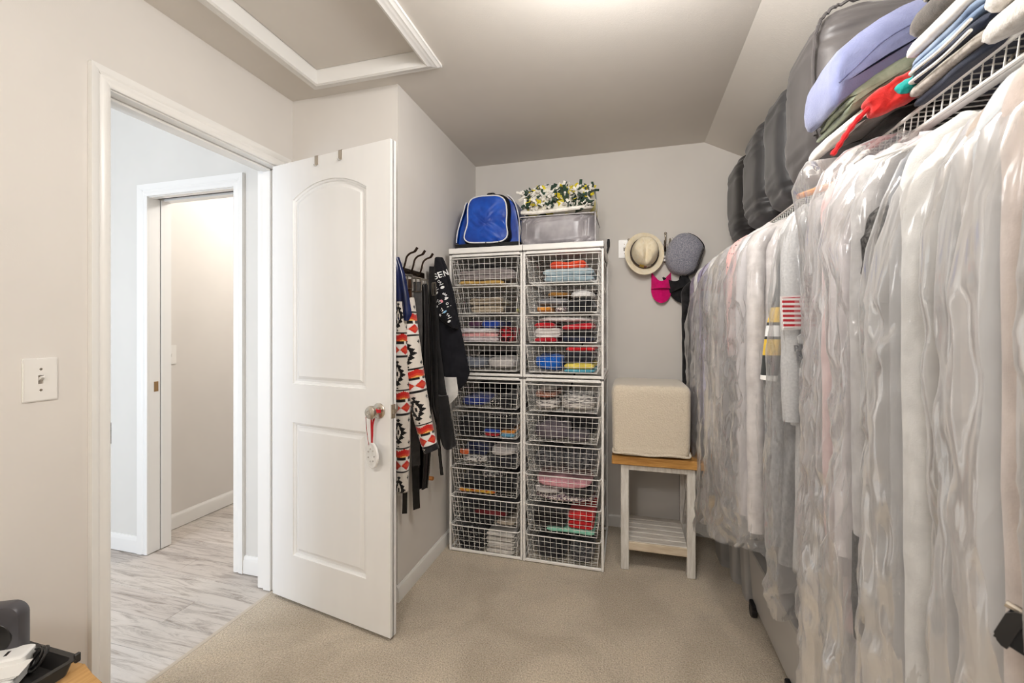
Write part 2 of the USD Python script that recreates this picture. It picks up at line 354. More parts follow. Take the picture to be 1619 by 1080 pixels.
# attic hatch
hatch = thing('attic_hatch', 'white framed attic hatch panel in the closet ceiling', 'attic hatch', (-1.1, 1.07, C))
hp = [(-.006, 0), (-.006, -.022), (.004, -.026), (.012, -.022), (.020, -.022), (.026, -.018), (.036, -.018), (.044, -.012), (.051, -.011), (.051, 0)]
def hatch_side(p, q):
    P = []
    for (x, y, sx, sy) in (p, q): P.append([(x + sx * d, y + sy * d, C + t) for d, t in hp])
    return rings(P)
cn = [(AX0, AY0, -1, -1), (AX1, AY0, 1, -1), (AX1, AY1, 1, 1), (AX0, AY1, -1, 1)]
for i in range(4): obj('frame_moulding', hatch_side(cn[i], cn[(i + 1) % 4]), TRIM, hatch)
for a, b in (((AX0 - .012, AY0 - .012, C - .02), (AX0, AY1 + .012, C + .09)), ((AX1, AY0 - .012, C - .02), (AX1 + .012, AY1 + .012, C + .09)), ((AX0, AY1, C - .02), (AX1, AY1 + .012, C + .09)), ((AX0, AY0 - .012, C - .02), (AX1, AY0, C + .09))):
    obj('side_lining', box(a, b), TRIM, hatch)
obj('hatch_panel', cbox((AX0 + .002, AY0 + .002, 2.466), (AX1 - .002, AY1 - .002, 2.49), .001), CEIL, hatch)

# light switches
def switch(name, label, at, nrm, w=.079, h=.124, toggle=True):
    """wall plate with toggle; nrm 'x' or '-y'"""
    t = thing(name, label, 'light switch' if toggle else 'wall plate', at)
    R = np.array([[0, 0, 1], [1, 0, 0], [0, 1, 0]], float) if nrm == 'x' else np.array([[1, 0, 0], [0, 0, -1], [0, 1, 0]], float)
    P = plain('plate_plastic', (236, 233, 228), rough=.3) if 'plate_plastic' not in MATS else MATS['plate_plastic']
    def ad(n, m, mt): obj(n, mv(m, R, at), mt, t)
    hole = extrude(sg.box(-w / 2, -h / 2, w / 2, h / 2).buffer(-.004).buffer(.004).difference(sg.box(-.006, -.0125, .006, .0125)), .0035)
    bev = extrude(sg.box(-w / 2 + .003, -h / 2 + .003, w / 2 - .003, h / 2 - .003).difference(sg.box(-.006, -.0125, .006, .0125)), .0022, .0035)
    ad('plate', fuse(hole, bev), P)
    for s in (-1, 1): ad('screw', lathe([(0, .0056), (.0035, .0056), (.0035, .0066), (.0015, .0070), (0, .0070)], 12, at=(0, s * .030, 0)), STEEL)
    if toggle:
        ad('well', box((-.006, -.0125, 0), (.006, .0125, .001)), plain('switch_well', (150, 140, 128), rough=.5) if 'switch_well' not in MATS else MATS['switch_well'])
        tg = rings([[(-.0045, -.004, 0), (.0045, -.004, 0), (.0045, .005, 0), (-.0045, .005, 0)], [(-.0035, .006, .016), (.0035, .006, .016), (.0035, .011, .015), (-.0035, .011, .015)]])
        ad('toggle', tg, P)
    return t
switch('light_switch', 'white toggle light switch on the closet wall left of the doorway', (XL, .853, 1.125), 'x')
switch('light_switch', 'white toggle light switch seen through the hall pocket doorway', (FX, 2.104, 1.110), 'x')
switch('light_switch', 'small white wall plate on the back wall beside the straw fedora', (-.028, YB, 1.788), '-y', w=.072, h=.116)

# ------------------------------------------------------------------ the open door
DA = .1753; DH = np.array([-1.6314, 1.7132, 0.0]); dc, ds = math.cos(DA), math.sin(DA)
DX, DN = np.array([dc, -ds, 0]), np.array([-ds, -dc, 0])       # along the leaf, out of the face towards the camera
def dpt(s, off, z): return DH + DX * s + DN * off + np.array([0, 0, z])
def door_xf(m):                                                  # local (s, z, off) -> world
    m = m.copy(); v = m.vertices; m.vertices = DH + v[:, :1] * DX + v[:, 2:3] * DN + v[:, 1:2] * np.array([0, 0, 1]); return outward(m) if m.is_watertight else m
door = thing('door_1', 'white two panel arched interior door standing open into the closet', loc=tuple(DH), kind='structure')
DW, DZ0, DZ1, DT = .711, .015, 2.045, .035
def panel_outline(x0, x1, z0, z1, rise, n=18):
    pts = [(x0, z0), (x1, z0)]
    if rise:
        w = (x1 - x0) / 2; R = (w * w + rise * rise) / (2 * rise); cz = z1 + rise - R; a = math.asin(w / R)
        pts += [(x0 + w + R * math.sin(q), cz + R * math.cos(q)) for q in np.linspace(a, -a, n)]
    else: pts += [(x1, z1), (x0, z1)]
    return np.array(pts)
def inset(p, d):
    a, b = p - np.roll(p, 1, 0), np.roll(p, -1, 0) - p
    na, nb = (np.stack([-q[:, 1], q[:, 0]], 1) / (np.linalg.norm(q, axis=1, keepdims=True) + 1e-12) for q in (a, b))
    m = na + nb; m /= np.linalg.norm(m, axis=1, keepdims=True)
    return p + m * (d / np.maximum((m * na).sum(1, keepdims=True), .3))
outl = [panel_outline(.139, .583, 1.020, 1.868, .066), panel_outline(.139, .583, .226, .840, 0)]
def tri2(poly, z):
    v, f = trimesh.creation.triangulate_polygon(poly, engine='earcut'); return T(np.column_stack([v, np.full(len(v), z)]), f)
slab = [box((0, DZ0, -DT + .0125), (DW, DZ1, -.0125))]
faces = []
for sgn in (1, -1):
    zf = 0.0 if sgn > 0 else -DT
    face = sg.box(0, DZ0, DW, DZ1).difference(shapely.union_all([sg.Polygon(o) for o in outl]))
    faces.append(tri2(face, zf))
    for o in outl:
        st = [(0, 0), (.002, .005), (.009, .0075), (.012, .0115), (.022, .0115), (.036, .0035)]
        R = [np.column_stack([inset(o, d), np.full(len(o), zf - sgn * h)]) for d, h in st]
        faces.append(rings(R, caps=False)); faces.append(tri2(sg.Polygon(inset(o, .036)), zf - sgn * .0035))
edge = []
e0, e1 = -.009, 0.0
for (a, b) in (((0, DZ0), (DW, DZ0)), ((DW, DZ0), (DW, DZ1)), ((DW, DZ1), (0, DZ1)), ((0, DZ1), (0, DZ0))):
    edge.append(T([(*a, -DT), (*b, -DT), (*b, 0), (*a, 0)], [[0, 1, 2], [0, 2, 3]]))
obj('door_leaf', fuse(*[door_xf(q) for q in slab + faces + edge]), DOORM, door, smooth=25)
def knob(off_sign):
    base = 0.0 if off_sign > 0 else -DT
    prof = [(0, 0), (.032, 0), (.032, .003), (.028, .007), (.014, .010), (.0115, .016), (.0115, .026), (.018, .032), (.0265, .040), (.0275, .049), (.0245, .056), (.0155, .060), (0, .0605)]
    m = lathe(prof, 32); m.vertices[:, 2] *= off_sign; m.apply_translation([.652, .935, base]); return door_xf(outward(m))
k1 = obj('knob', knob(1), STEEL, door, label='round satin nickel door knob')
ring_ = lathe([(.0085, .0600), (.0095, .0618), (.0110, .0618), (.0115, .0600)], 24); ring_.apply_translation([.652, .935, 0]); obj('privacy_button', door_xf(ring_), STEEL, k1)
obj('knob', knob(-1), STEEL, door, label='round satin nickel door knob on the far face')
lp = fuse(extrude(sg.box(-.0125, -.0285, .0125, .0285), .0015), mv(extrude(sg.box(-.008, -.009, .008, .009), .009), None, (0, 0, .0015)))
lp.vertices = np.column_stack([DW + lp.vertices[:, 2], .935 + lp.vertices[:, 1], -DT / 2 + lp.vertices[:, 0]])
obj('latch_plate', door_xf(lp), STEEL, door)
for z in (.25, 1.03, 1.82):
    hg = tube([(-.003, z - .045, -DT - .004), (-.003, z + .045, -DT - .004)], .006, 10); obj('hinge', door_xf(hg), STEEL, door)
# little over-door hooks
for s, w_ in ((.292, 'nearer the hinges'), (.436, 'nearer the knob side')):
    q = [(s, 2.008, .0015), (s, 2.047, .0015), (s, 2.047, -DT - .0015), (s, 2.01, -DT - .0015)]
    m = ribbon(np.array([(s, 2.006, .0016), (s, 2.02, .0016), (s, 2.0462, .0016), (s, 2.0466, -.004), (s, 2.0466, -DT + .004), (s, 2.0462, -DT - .0016), (s, 2.03, -DT - .0016)]), .020, .002, (1, 0, 0))
    h2 = ribbon(np.array([(s, 2.014, .003), (s, 2.004, .004), (s, 2.0, .010), (s, 2.006, .013)]), .012, .002, (1, 0, 0))
    t = thing('door_hook', 'small flat metal hook over the top edge of the door, ' + w_, 'hook', tuple(dpt(s, 0, 2.04)))
    obj('strap', door_xf(m), STEEL, t); obj('hook', door_xf(h2), STEEL, t)

fx = S('ceiling_fixture', [lathe([(0, C - .001), (.09, C - .001), (.09, C - .02), (.03, C - .035), (.012, C - .04), (.012, 2.335), (.05, 2.33), (.05, 2.32), (0, 2.32)], 28, at=(0, 1.10, 0)), lathe([(0, C - .001), (.09, C - .001), (.09, C - .02), (.012, C - .04), (.012, 2.34), (0, 2.34)], 28, at=(-.35, -.85, 0))], STEEL, label='metal mounts of the globe ceiling lamps')
# ------------------------------------------------------------------ drawer units: four steel frames, twenty wire baskets
WIRE = plain('white_coated_wire', (232, 230, 225), rough=0.35)
FRAMEW = plain('white_powder_coat', (238, 236, 232), rough=0.35)
CLIP = plain('grey_clip_plastic', (92, 90, 88), rough=0.5)
CX = (-.778, -.342); CY0, CY1 = 2.344, 2.855; HWID = .2165
UP_Z = [1.670, 1.508, 1.346, 1.184]; LO_Z = [.974, .811, .648, .485, .322, .159]
def drawer_frame(label, xc, z0, z1, rims, top):
    t = thing('drawer_frame', label, 'drawer frame', (xc, CY0, z0), 'white frames of the drawer units')
    p = .013
    for sx in (-1, 1):
        for y in (CY0, CY1 - p):
            x = xc + sx * (HWID - p / 2)
            obj('post', cbox((x - p / 2, y, z0), (x + p / 2, y + p, z1), .003), FRAMEW, t)
        for z in rims:
            x = xc + sx * (HWID - p - .002)
            obj('runner', cbox((x - .0035, CY0 + .012, z - .012), (x + .0035, CY1 - .012, z - .006), .001), FRAMEW, t)
        x = xc + sx * (HWID - p / 2)
        for z in (z0 + .004, z1 - .014):
            obj('side_bar', cbox((x - .005, CY0 + .012, z), (x + .005, CY1 - .012, z + .011), .002), FRAMEW, t)
    for y in (CY0, CY1 - p):
        obj('cross_bar', cbox((xc - HWID + .012, y + .001, z0 + .002), (xc + HWID - .012, y + .012, z0 + .017), .003), FRAMEW, t)
        obj('cross_bar', cbox((xc - HWID + .012, y + .001, z1 - .017), (xc + HWID - .012, y + .012, z1 - .002), .003), FRAMEW, t)
    for sx in (-1, 1):
        obj('corner_clip', cbox((xc + sx * (HWID - .009) - .0095, CY0 - .002, z1 - .006), (xc + sx * (HWID - .009) + .0095, CY0 + .014, z1 + .006), .002), CLIP, t)
    return t
f0 = drawer_frame('lower left white steel drawer frame standing on the carpet', CX[0], .002, 1.005, LO_Z, False)
copy_of(f0, (CX[1], CY0, .002), 'lower right white steel drawer frame next to the bench')
f1 = drawer_frame('upper left white steel drawer frame under the blue sports bag', CX[0], 1.008, 1.700, UP_Z, True)
copy_of(f1, (CX[1], CY0, 1.008), 'upper right white steel drawer frame under the silver storage bag')
for i, (xc, lb) in enumerate(zip(CX, ('white top board of the left drawer unit', 'white top board of the right drawer unit'))):
    t = thing('top_board', lb, 'shelf board', (xc, CY0, 1.702))
    obj('board', cbox((xc - HWID, CY0 - .008, 1.702), (xc + HWID, CY1, 1.733), .003), FRAMEW, t)

def wire(a, b, r=.0013): return tube([a, b], r, 4)
def basket(label, xc, zr):
    y0, y1, hw, hb, dep = CY0 - .018, CY1 - .02, .2015, .181, .142          # rim front/back, half width at rim and bottom
    fb, bb = y0 + .022, y1 - .022                                           # front and back of the bottom
    t = thing('wire_basket', label, 'wire basket', (xc, y0, zr))
    rc = .022; R = []
    for cx_, cy_, a0 in ((hw - rc, y0 + rc, -90), (hw - rc, y1 - rc, 0), (-hw + rc, y1 - rc, 90), (-hw + rc, y0 + rc, 180)):
        R += [(xc + cx_ + rc * math.cos(math.radians(a0 + q)), cy_ + rc * math.sin(math.radians(a0 + q)), zr) for q in (0, 30, 60, 90)]
    obj('rim', tube(R, .0032, 8, closed=True), WIRE, t)
    NX, NY, NZ = 13, 15, 5
    def fr(u, w, yt, yb): # u -1..1, w 0 (rim) .. 1 (bottom)
        return (xc + u * (hw * .955 + (hb - hw * .955) * w), yt + (yb - yt) * w, zr - .002 - dep * w)
    def sd(s, u, w):
        ya, yb_ = y0 + .012 + (fb - y0 - .012) * w, y1 - .012 + (bb - y1 + .012) * w
        return (xc + s * (hw - .003 + (hb - hw + .003) * w), ya + (yb_ - ya) * u, zr - .002 - dep * w)
    us, ws = np.linspace(-1, 1, NX), np.linspace(0, 1, NZ + 1)[1:]
    for nm, yt, yb_ in (('front_grid', y0 + .004, fb), ('back_grid', y1 - .004, bb)):
        obj(nm, [wire(fr(u, 0, yt, yb_), fr(u, 1, yt, yb_)) for u in us] + [wire(fr(-1, w, yt, yb_), fr(1, w, yt, yb_)) for w in ws], WIRE, t, smooth=False)
    for s in (-1, 1):
        obj('side_grid', [wire(sd(s, u, 0), sd(s, u, 1)) for u in np.linspace(0, 1, NY)] + [wire(sd(s, 0, w), sd(s, 1, w)) for w in ws], WIRE, t, smooth=False)
    zb = zr - .002 - dep - .002
    obj('bottom_grid', [wire((xc + u * hb, fb, zb), (xc + u * hb, bb, zb)) for u in us] + [wire((xc - hb, y, zb), (xc + hb, y, zb)) for y in np.linspace(fb, bb, NY)], WIRE, t, smooth=False)
    return t
ORD = ['top', 'second', 'third', 'fourth', 'fifth', 'sixth', 'seventh', 'eighth', 'ninth', 'bottom']
COLN = ('left', 'right')
def where(c, r): return ('%s %s basket' % (ORD[r], COLN[c])) if r in (0, 9) else ('%s %s basket from top' % (ORD[r], COLN[c]))
b0 = None
for c in (0, 1):
    for r, z in enumerate(UP_Z + LO_Z):
        lb = 'white wire basket, ' + ('topmost' if r == 0 else 'lowest' if r == 9 else ORD[r] + ' from the top') + ' in the ' + COLN[c] + ' drawer unit'
        if b0 is None:
            b0 = basket(lb, CX[0], z); keys(b0, group='wire baskets in the drawer units')
        else: copy_of(b0, (CX[c], CY0 - .018, z), lb)

# ------------------------------------------------------------------ folded and rumpled clothes
def fold_mesh(L, D, H, n, seed=0, amp=1.0, slump=0.0):
    """a folded stack: length L along x, depth D along y (front at y=0 with n rounded folds), height H; base at z=0"""
    sec = []
    for k in range(n):
        h = H / n; r = h / 2
        for q in np.linspace(-80, 80, 7): sec.append((-math.cos(math.radians(q)) * min(r, .02) * 1.0 + .012, k * h + r + r * math.sin(math.radians(q)) * .98))
    sec += [(D * q, H) for q in np.linspace(.12, .93, 10)] + [(D - .01, H * .96), (D, H * .7), (D, H * .3), (D - .01, H * .03)] + [(D * q, 0) for q in np.linspace(.93, .12, 10)]
    sec = np.array(sec); nx = max(14, int(L / .012)); xs = np.linspace(-L / 2, L / 2, nx); P = np.zeros((nx, len(sec), 3))
    for i, x in enumerate(xs):
        e = max(0.0, 1 - (L / 2 - abs(x)) / .02); k = math.sqrt(max(1 - e * e * .85, .02))
        zc = H * .42
        P[i, :, 0] = x; P[i, :, 1] = D / 2 + (sec[:, 0] - D / 2) * (1 - .06 * e); P[i, :, 2] = zc + (sec[:, 1] - zc) * k
    # layers wander a little, the top is uneven
    nz = fbm(P * np.array([9, 9, 26]) + seed * 3.7, 3, seed)
    nt = fbm(P * np.array([11, 8, 1]) + seed, 2, seed + 9)
    P[..., 1] += nz * .018 * amp
    P[..., 2] += (nt * .22 * H * amp - slump * H * (np.abs(P[..., 0]) / (L / 2)) ** 2 * .3) * np.clip(P[..., 2] / H, 0, 1)
    P[..., 2] += nz * .10 * H / n * amp * np.clip(P[..., 2] / H * 3, 0, 1) * np.clip((H - P[..., 2]) / H * 6, 0, 1)
    P[..., 2] = np.maximum(P[..., 2], 0.0)
    return rings(P)
SEED = [100]
def nseed(): SEED[0] += 1; return SEED[0]
def patterned_cloth(name, a, b, scale=60, stretch=(1, 1, 1), lo=.47, hi=.53):
    if name in MATS: return MATS[name]
    return grainy(name, a, b, scale=scale, rough=.85, bump=.3, bscale=400, stretch=stretch, sheen=.2, spec=.15, low=lo, high=hi)
GR = 'clothes in the wire baskets'
BLK, CHAR = (24, 23, 25), (44, 43, 46)
def item(c, r, a, b, h0, h1, col, label, n=2, kind='fold', y=0.0, dep=.30, nm='folded_shirt', cat='shirt', tilt=0, amp=1.5):
    """clothes in a basket: a..b across its width, h0..h1 up its height, y behind its front"""
    z = (UP_Z + LO_Z)[r]; W, Hh, zb = .340, .138, (UP_Z + LO_Z)[r] - .1435
    xc, L = CX[c] - W / 2 + W * (a + b) / 2, W * (b - a); zz = zb + Hh * h0; H = Hh * (h1 - h0)
    y0 = CY0 + .010 + y; dep = min(dep, CY1 - .05 - y0)
    if isinstance(col, tuple): col = cloth(col)
    s = nseed()
    if kind == 'fold': m = fold_mesh(L, dep, H, n, s, amp)
    else:
        m = pillow((0, dep / 2, H / 2), (L / 2, dep / 2, H / 2), .6, 44, 22, amp=.010, scale=22, seed=s); m.vertices[:, 2] = np.maximum(m.vertices[:, 2], 0)
        m.vertices[:, 2] += fbm(m.vertices * [30, 14, 8] + s, 2, s) * H * .5 * np.clip(m.vertices[:, 2] / H, 0, 1)
    if tilt: m.vertices[:, 2] += np.clip((m.vertices[:, 0] / L + .5), 0, 1) * tilt * Hh * np.clip(m.vertices[:, 2] / H + .15, 0, 1)
    m.apply_translation([xc, y0, zz])
    where_ = where(c, r)
    return obj(nm, m, col, label=(label + ', in ' + where_).replace('  ', ' '), cat=cat, group=GR)
STRIPE = patterned_cloth('striped_knit', (96, 92, 92), (216, 210, 204), scale=30, stretch=(1, 1, 9), lo=.42, hi=.5)
LACE = patterned_cloth('dark_lace', (60, 58, 60), (190, 186, 182), scale=70, lo=.5, hi=.6)
FLORAL = patterned_cloth('mixed_print', (96, 70, 92), (226, 214, 206), scale=90)
RUST = patterned_cloth('rust_print', (120, 62, 46), (190, 150, 130), scale=80)
TULLE = patterned_cloth('grey_tulle', (46, 46, 50), (116, 114, 116), scale=55, stretch=(1, 1, 2), lo=.4, hi=.65)
WPRINT = patterned_cloth('white_print', (70, 68, 70), (212, 208, 204), scale=75, lo=.42, hi=.5)
STARS = patterned_cloth('blue_speckle', (24, 96, 190), (236, 238, 240), scale=120, lo=.66, hi=.70)
SPRINT = patterned_cloth('silver_print', (26, 26, 29), (176, 172, 170), scale=60, stretch=(1, 1, 3), lo=.58, hi=.64)
BPRINT = patterned_cloth('black_print', (24, 23, 26), (205, 196, 190), scale=95, lo=.56, hi=.60)
SATIN = grainy('plum_satin', (84, 76, 84), (108, 98, 106), scale=12, rough=.32, bump=.2, bscale=30, sheen=.2)
J = item
# left unit, from the top
J(0, 0, .02, .80, 0, .15, (196, 160, 92), 'mustard yellow folded shirt', 1)
J(0, 0, .02, .98, .16, .58, (140, 131, 130), 'two folded grey tees', 2)
J(0, 0, .10, .70, .60, .90, BLK, 'rumpled black top', 1, 'r', y=.02)
J(0, 1, .24, .80, 0, .30, (168, 154, 134), 'folded tan trousers', 2, nm='folded_trousers', cat='trousers')
J(0, 1, .20, .78, .32, .62, (150, 137, 119), 'folded khaki trousers on top of the tan pair', 2, nm='folded_trousers', cat='trousers')
J(0, 1, .82, .99, 0, .26, (62, 56, 54), 'dark rolled socks', 1, 'r', dep=.08, nm='rolled_socks', cat='socks')
J(0, 1, .82, .99, 0, .22, (196, 200, 70), 'small yellow green cloth behind dark socks', 1, 'r', y=.09, dep=.1, nm='folded_cloth', cat='cloth')
J(0, 2, .02, .72, 0, .17, (212, 202, 206), 'pale pink folded top, lowest of the pile', 1)
J(0, 2, .02, .70, .18, .34, (222, 158, 158), 'salmon pink folded top', 1)
J(0, 2, .02, .68, .35, .55, (214, 210, 214), 'white folded top over the salmon pink one', 1)
J(0, 2, .73, .99, 0, .60, patterned_cloth('red_black_print', (40, 20, 22), (168, 30, 40), scale=40), 'red and black printed shirt', 2)
J(0, 2, .40, .70, .56, .88, (34, 66, 158), 'royal blue folded shirt', 1, y=.03)
J(0, 2, .16, .39, .56, .86, (84, 52, 78), 'plum folded shirt', 1, y=.03)
J(0, 3, .02, .48, .05, .48, (120, 126, 138), 'slate blue rumpled tee', 1, 'r')
J(0, 3, .49, .98, .05, .50, (186, 182, 180), 'light grey rumpled tee', 1, 'r')
J(0, 3, .05, .95, 0, .62, BLK, 'black sweater behind the grey tees', 2, y=.31, dep=.16, nm='folded_sweater', cat='sweater')
J(0, 4, .02, .52, 0, .40, (46, 60, 128), 'navy blue crumpled shirt', 1, 'r')
J(0, 4, .53, .72, 0, .34, BPRINT, 'black bandana with white print', 1, 'r', nm='bandana', cat='bandana')
J(0, 4, .04, .96, 0, .72, (22, 22, 26), 'black folded hoodie filling the rear', 3, y=.31, dep=.16, nm='folded_hoodie', cat='hoodie')
J(0, 4, .74, .98, 0, .50, (28, 27, 30), 'black tee', 2)
J(0, 5, .02, .44, 0, .72, (30, 29, 31), 'black folded jeans', 4, nm='folded_jeans', cat='jeans')
J(0, 5, .46, .72, 0, .13, (180, 40, 46), 'red tee under the blue one', 1)
J(0, 5, .46, .74, .14, .30, (36, 70, 160), 'blue folded tee', 1)
J(0, 5, .76, .98, 0, .14, (110, 168, 200), 'light blue tee', 1)
J(0, 5, .76, .99, .15, .28, (216, 138, 56), 'orange tee', 1)
J(0, 5, .46, .98, .32, .74, (26, 25, 28), 'black folded jeans over the bright tees', 2, nm='folded_jeans', cat='jeans')
J(0, 5, .48, .95, .76, .93, BPRINT, 'black and white printed scarf', 1, 'r', nm='scarf', cat='scarf')
J(0, 6, .02, .52, 0, .32, WPRINT, 'white and grey printed pyjama bottoms', 1, 'r', nm='pyjama_bottoms', cat='pyjamas')
J(0, 6, .54, .98, 0, .36, (44, 44, 50), 'charcoal folded tee', 2)
J(0, 6, .54, .98, .38, .68, (188, 183, 180), 'pale grey fleece top', 1, 'r')
J(0, 6, .12, .52, .34, .84, (32, 38, 66), 'midnight blue folded tee', 2, y=.02)
J(0, 6, .03, .20, .36, .62, (220, 110, 66), 'orange strap top', 1, 'r', dep=.02, nm='strap_top', cat='top')
J(0, 7, .02, .66, 0, .14, patterned_cloth('sunset_print', (200, 70, 40), (226, 180, 70), scale=14, lo=.45, hi=.55), 'sunset coloured printed scarf', 1, nm='scarf', cat='scarf')
J(0, 7, .04, .98, .15, .60, (25, 25, 27), 'black folded leggings', 3, nm='folded_leggings', cat='leggings')
J(0, 7, .38, .80, .62, .90, LACE, 'grey lace top', 1, 'r')
J(0, 8, .68, .98, 0, .14, (168, 156, 140), 'beige camisole', 1, nm='camisole', cat='camisole')
J(0, 8, .04, .66, 0, .30, (29, 28, 30), 'black folded skirt', 2, nm='folded_skirt', cat='skirt')
J(0, 8, .30, .86, .32, .52, (104, 30, 36), 'dark red folded tee', 1)
J(0, 8, .04, .96, .54, .86, (33, 32, 35), 'black tee over the dark red one', 2)
J(0, 9, .02, .49, 0, .94, SPRINT, 'black swimwear pile with silver print', 3, nm='printed_swimwear', cat='swimwear')
for k in range(5): J(0, 9, .51, .98, .01 + k * .165, .155 + k * .165, (206 - (k % 2) * 12, 201 - (k % 2) * 12, 195 - (k % 2) * 12), '%s of five folded off white towels' % ('lowest', 'second from below', 'middle', 'fourth from below', 'top')[k], 1, nm='folded_towel', cat='towel', amp=1.6)
# right unit, from the top
J(1, 0, .20, .98, 0, .26, (146, 166, 176), 'dusty blue folded tee, lower one', 1)
J(1, 0, .18, .98, .27, .52, (172, 190, 198), 'pale blue folded tee, upper one', 2)
J(1, 0, .28, .86, .54, .84, (226, 84, 54), 'coral orange rolled top', 2, y=.02, amp=1.5)
J(1, 1, .04, .34, 0, .24, (226, 150, 62), 'orange drawstring shorts', 1, 'r', nm='shorts', cat='shorts')
J(1, 1, .35, .56, 0, .20, FLORAL, 'floral printed top', 1, 'r')
J(1, 1, .04, .56, .26, .58, (136, 136, 140), 'grey tee over the orange shorts', 1, 'r')
J(1, 1, .58, .98, 0, .50, (30, 30, 34), 'black folded tee', 2)
J(1, 1, .60, .98, .52, .84, (222, 220, 218), 'white crumpled tee', 1, 'r')
J(1, 1, .20, .58, .60, .84, (166, 116, 52), 'gold and brown scarf', 1, 'r', y=.05, nm='scarf', cat='scarf')
J(1, 2, .04, .40, 0, .16, (176, 28, 42), 'crimson tee, lowest of the pile', 1)
J(1, 2, .04, .46, .17, .55, (214, 208, 206), 'white folded football shirt', 3)
J(1, 2, .04, .36, .56, .76, (192, 28, 40), 'bright red folded tee', 1)
J(1, 2, .48, .98, 0, .24, (38, 42, 62), 'navy folded tee', 1)
J(1, 2, .48, .98, .25, .46, (30, 29, 32), 'black folded tee above the navy one', 1)
J(1, 2, .48, .96, .47, .64, (188, 30, 44), 'red folded tee over black', 1, tilt=.12)
J(1, 2, .04, .96, .80, .98, (218, 214, 212), 'white shirt laid across the top', 1, 'r', y=.02)
J(1, 3, .02, .50, .02, .66, STARS, 'bright blue tee with white specks', 2, 'r')
J(1, 3, .52, .99, 0, .12, (96, 180, 206), 'turquoise tee', 1)
J(1, 3, .52, .98, .13, .36, (228, 208, 96), 'lemon yellow tee', 1)
J(1, 3, .52, .98, .38, .80, (34, 35, 44), 'black tee over the yellow one', 2)
J(1, 3, .55, .99, .82, .97, (204, 36, 44), 'scarlet tee on top', 1)
J(1, 4, .02, .42, 0, .42, STRIPE, 'grey and white striped pyjama top', 1, 'r', nm='pyjama_shirt', cat='pyjamas')
J(1, 4, .44, .99, 0, .62, STRIPE, 'grey and white striped knit throw', 2, 'r', nm='knit_throw', cat='throw')
J(1, 4, .02, .40, .46, .72, RUST, 'rust printed blouse', 1, 'r', nm='blouse', cat='blouse')
J(1, 4, .08, .40, .74, .98, (126, 120, 114), 'taupe rumpled scarf', 1, 'r', y=.02, nm='scarf', cat='scarf')
J(1, 5, .02, .60, 0, .66, SATIN, 'plum grey satin robe', 1, 'r', nm='satin_robe', cat='robe', dep=.2)
J(1, 5, .58, .90, 0, .30, SATIN, 'plum grey satin sash', 1, 'r', nm='satin_belt', cat='sash', dep=.2)
J(1, 5, .02, .98, 0, .55, (58, 56, 58), 'dark grey folded robe at the rear', 2, y=.22, dep=.22, nm='folded_robe', cat='robe')
J(1, 6, .02, .50, 0, .70, TULLE, 'dark grey tulle skirt', 1, 'r', nm='tulle_skirt', cat='skirt')
J(1, 6, .50, .98, 0, .68, TULLE, 'second grey tulle skirt', 1, 'r', nm='tulle_skirt', cat='skirt')
J(1, 7, .02, .98, 0, .22, FLORAL, 'mixed print tights', 1, 'r', nm='tights', cat='tights')
J(1, 7, .02, .46, .24, .46, (196, 192, 190), 'pale grey tights', 1, 'r', nm='tights', cat='tights')
J(1, 7, .48, .98, .24, .46, (38, 36, 38), 'black tights', 1, 'r', nm='tights', cat='tights')
J(1, 7, .03, .94, .50, .84, (222, 160, 170), 'pink crumpled slip', 1, 'r', nm='slip', cat='slip')
J(1, 8, .24, .99, 0, .17, (140, 206, 182), 'mint green tee', 1)
J(1, 8, .02, .56, .20, .84, (34, 30, 30), 'black folded leggings', 3, nm='folded_leggings', cat='leggings')
J(1, 8, .58, .98, .20, .52, (190, 34, 38), 'red folded shorts', 2, nm='folded_shorts', cat='shorts')
J(1, 8, .58, .98, .54, .82, (206, 40, 42), 'red folded tank top', 1)
J(1, 9, .03, .56, 0, .74, (40, 39, 42), 'charcoal swim shorts', 3, 'r', nm='swim_shorts', cat='shorts')
J(1, 9, .58, .98, 0, .74, TULLE, 'grey sheer beach dress', 2, 'r', nm='beach_dress', cat='dress')
# ------------------------------------------------------------------ bags on top of the drawer units
ZT = 1.7335
NYB = grainy('blue_nylon', (10, 56, 150), (20, 84, 190), scale=9, rough=.36, bump=.35, bscale=26, spec=.5)
NYK = grainy('black_nylon', (16, 16, 18), (26, 26, 28), scale=20, rough=.5, bump=.3, bscale=60)
PIPE = plain('white_piping', (226, 226, 228), rough=.45)
SILV = grainy('silver_satin', (128, 124, 128), (168, 163, 166), scale=7, rough=.30, bump=.55, bscale=17, spec=.5, sheen=.2)
def resample(pts, n):
    p = np.vstack([pts, pts[:1]]); d = np.r_[0, np.cumsum(np.linalg.norm(np.diff(p, axis=0), axis=1))]
    t = np.linspace(0, d[-1], n, endpoint=False); return np.stack([np.interp(t, d, p[:, k]) for k in range(p.shape[1])], 1)
front = resample(spline([(-.912, 1.985), (-.893, 2.030), (-.860, 2.045), (-.795, 2.048), (-.725, 2.041), (-.686, 2.012), (-.674, 1.950), (-.677, 1.88), (-.670, 1.825), (-.678, 1.797), (-.715, 1.778), (-.815, 1.776), (-.905, 1.783), (-.934, 1.808), (-.930, 1.840), (-.914, 1.895)], 6, True), 64)
body = resample(spline([(-.95, 1.97), (-.925, 2.035), (-.86, 2.062), (-.79, 2.066), (-.71, 2.058), (-.655, 2.02), (-.628, 1.95), (-.612, 1.85), (-.605, 1.765), (-.63, ZT + .004), (-.80, ZT + .002), (-.97, ZT + .004), (-.992, 1.77), (-.985, 1.86)], 6, True), 64)
bag = thing('sports_bag', 'blue and black sports bag with white piping on top of the left drawer unit', 'sports bag', (-.80, 2.42, ZT))
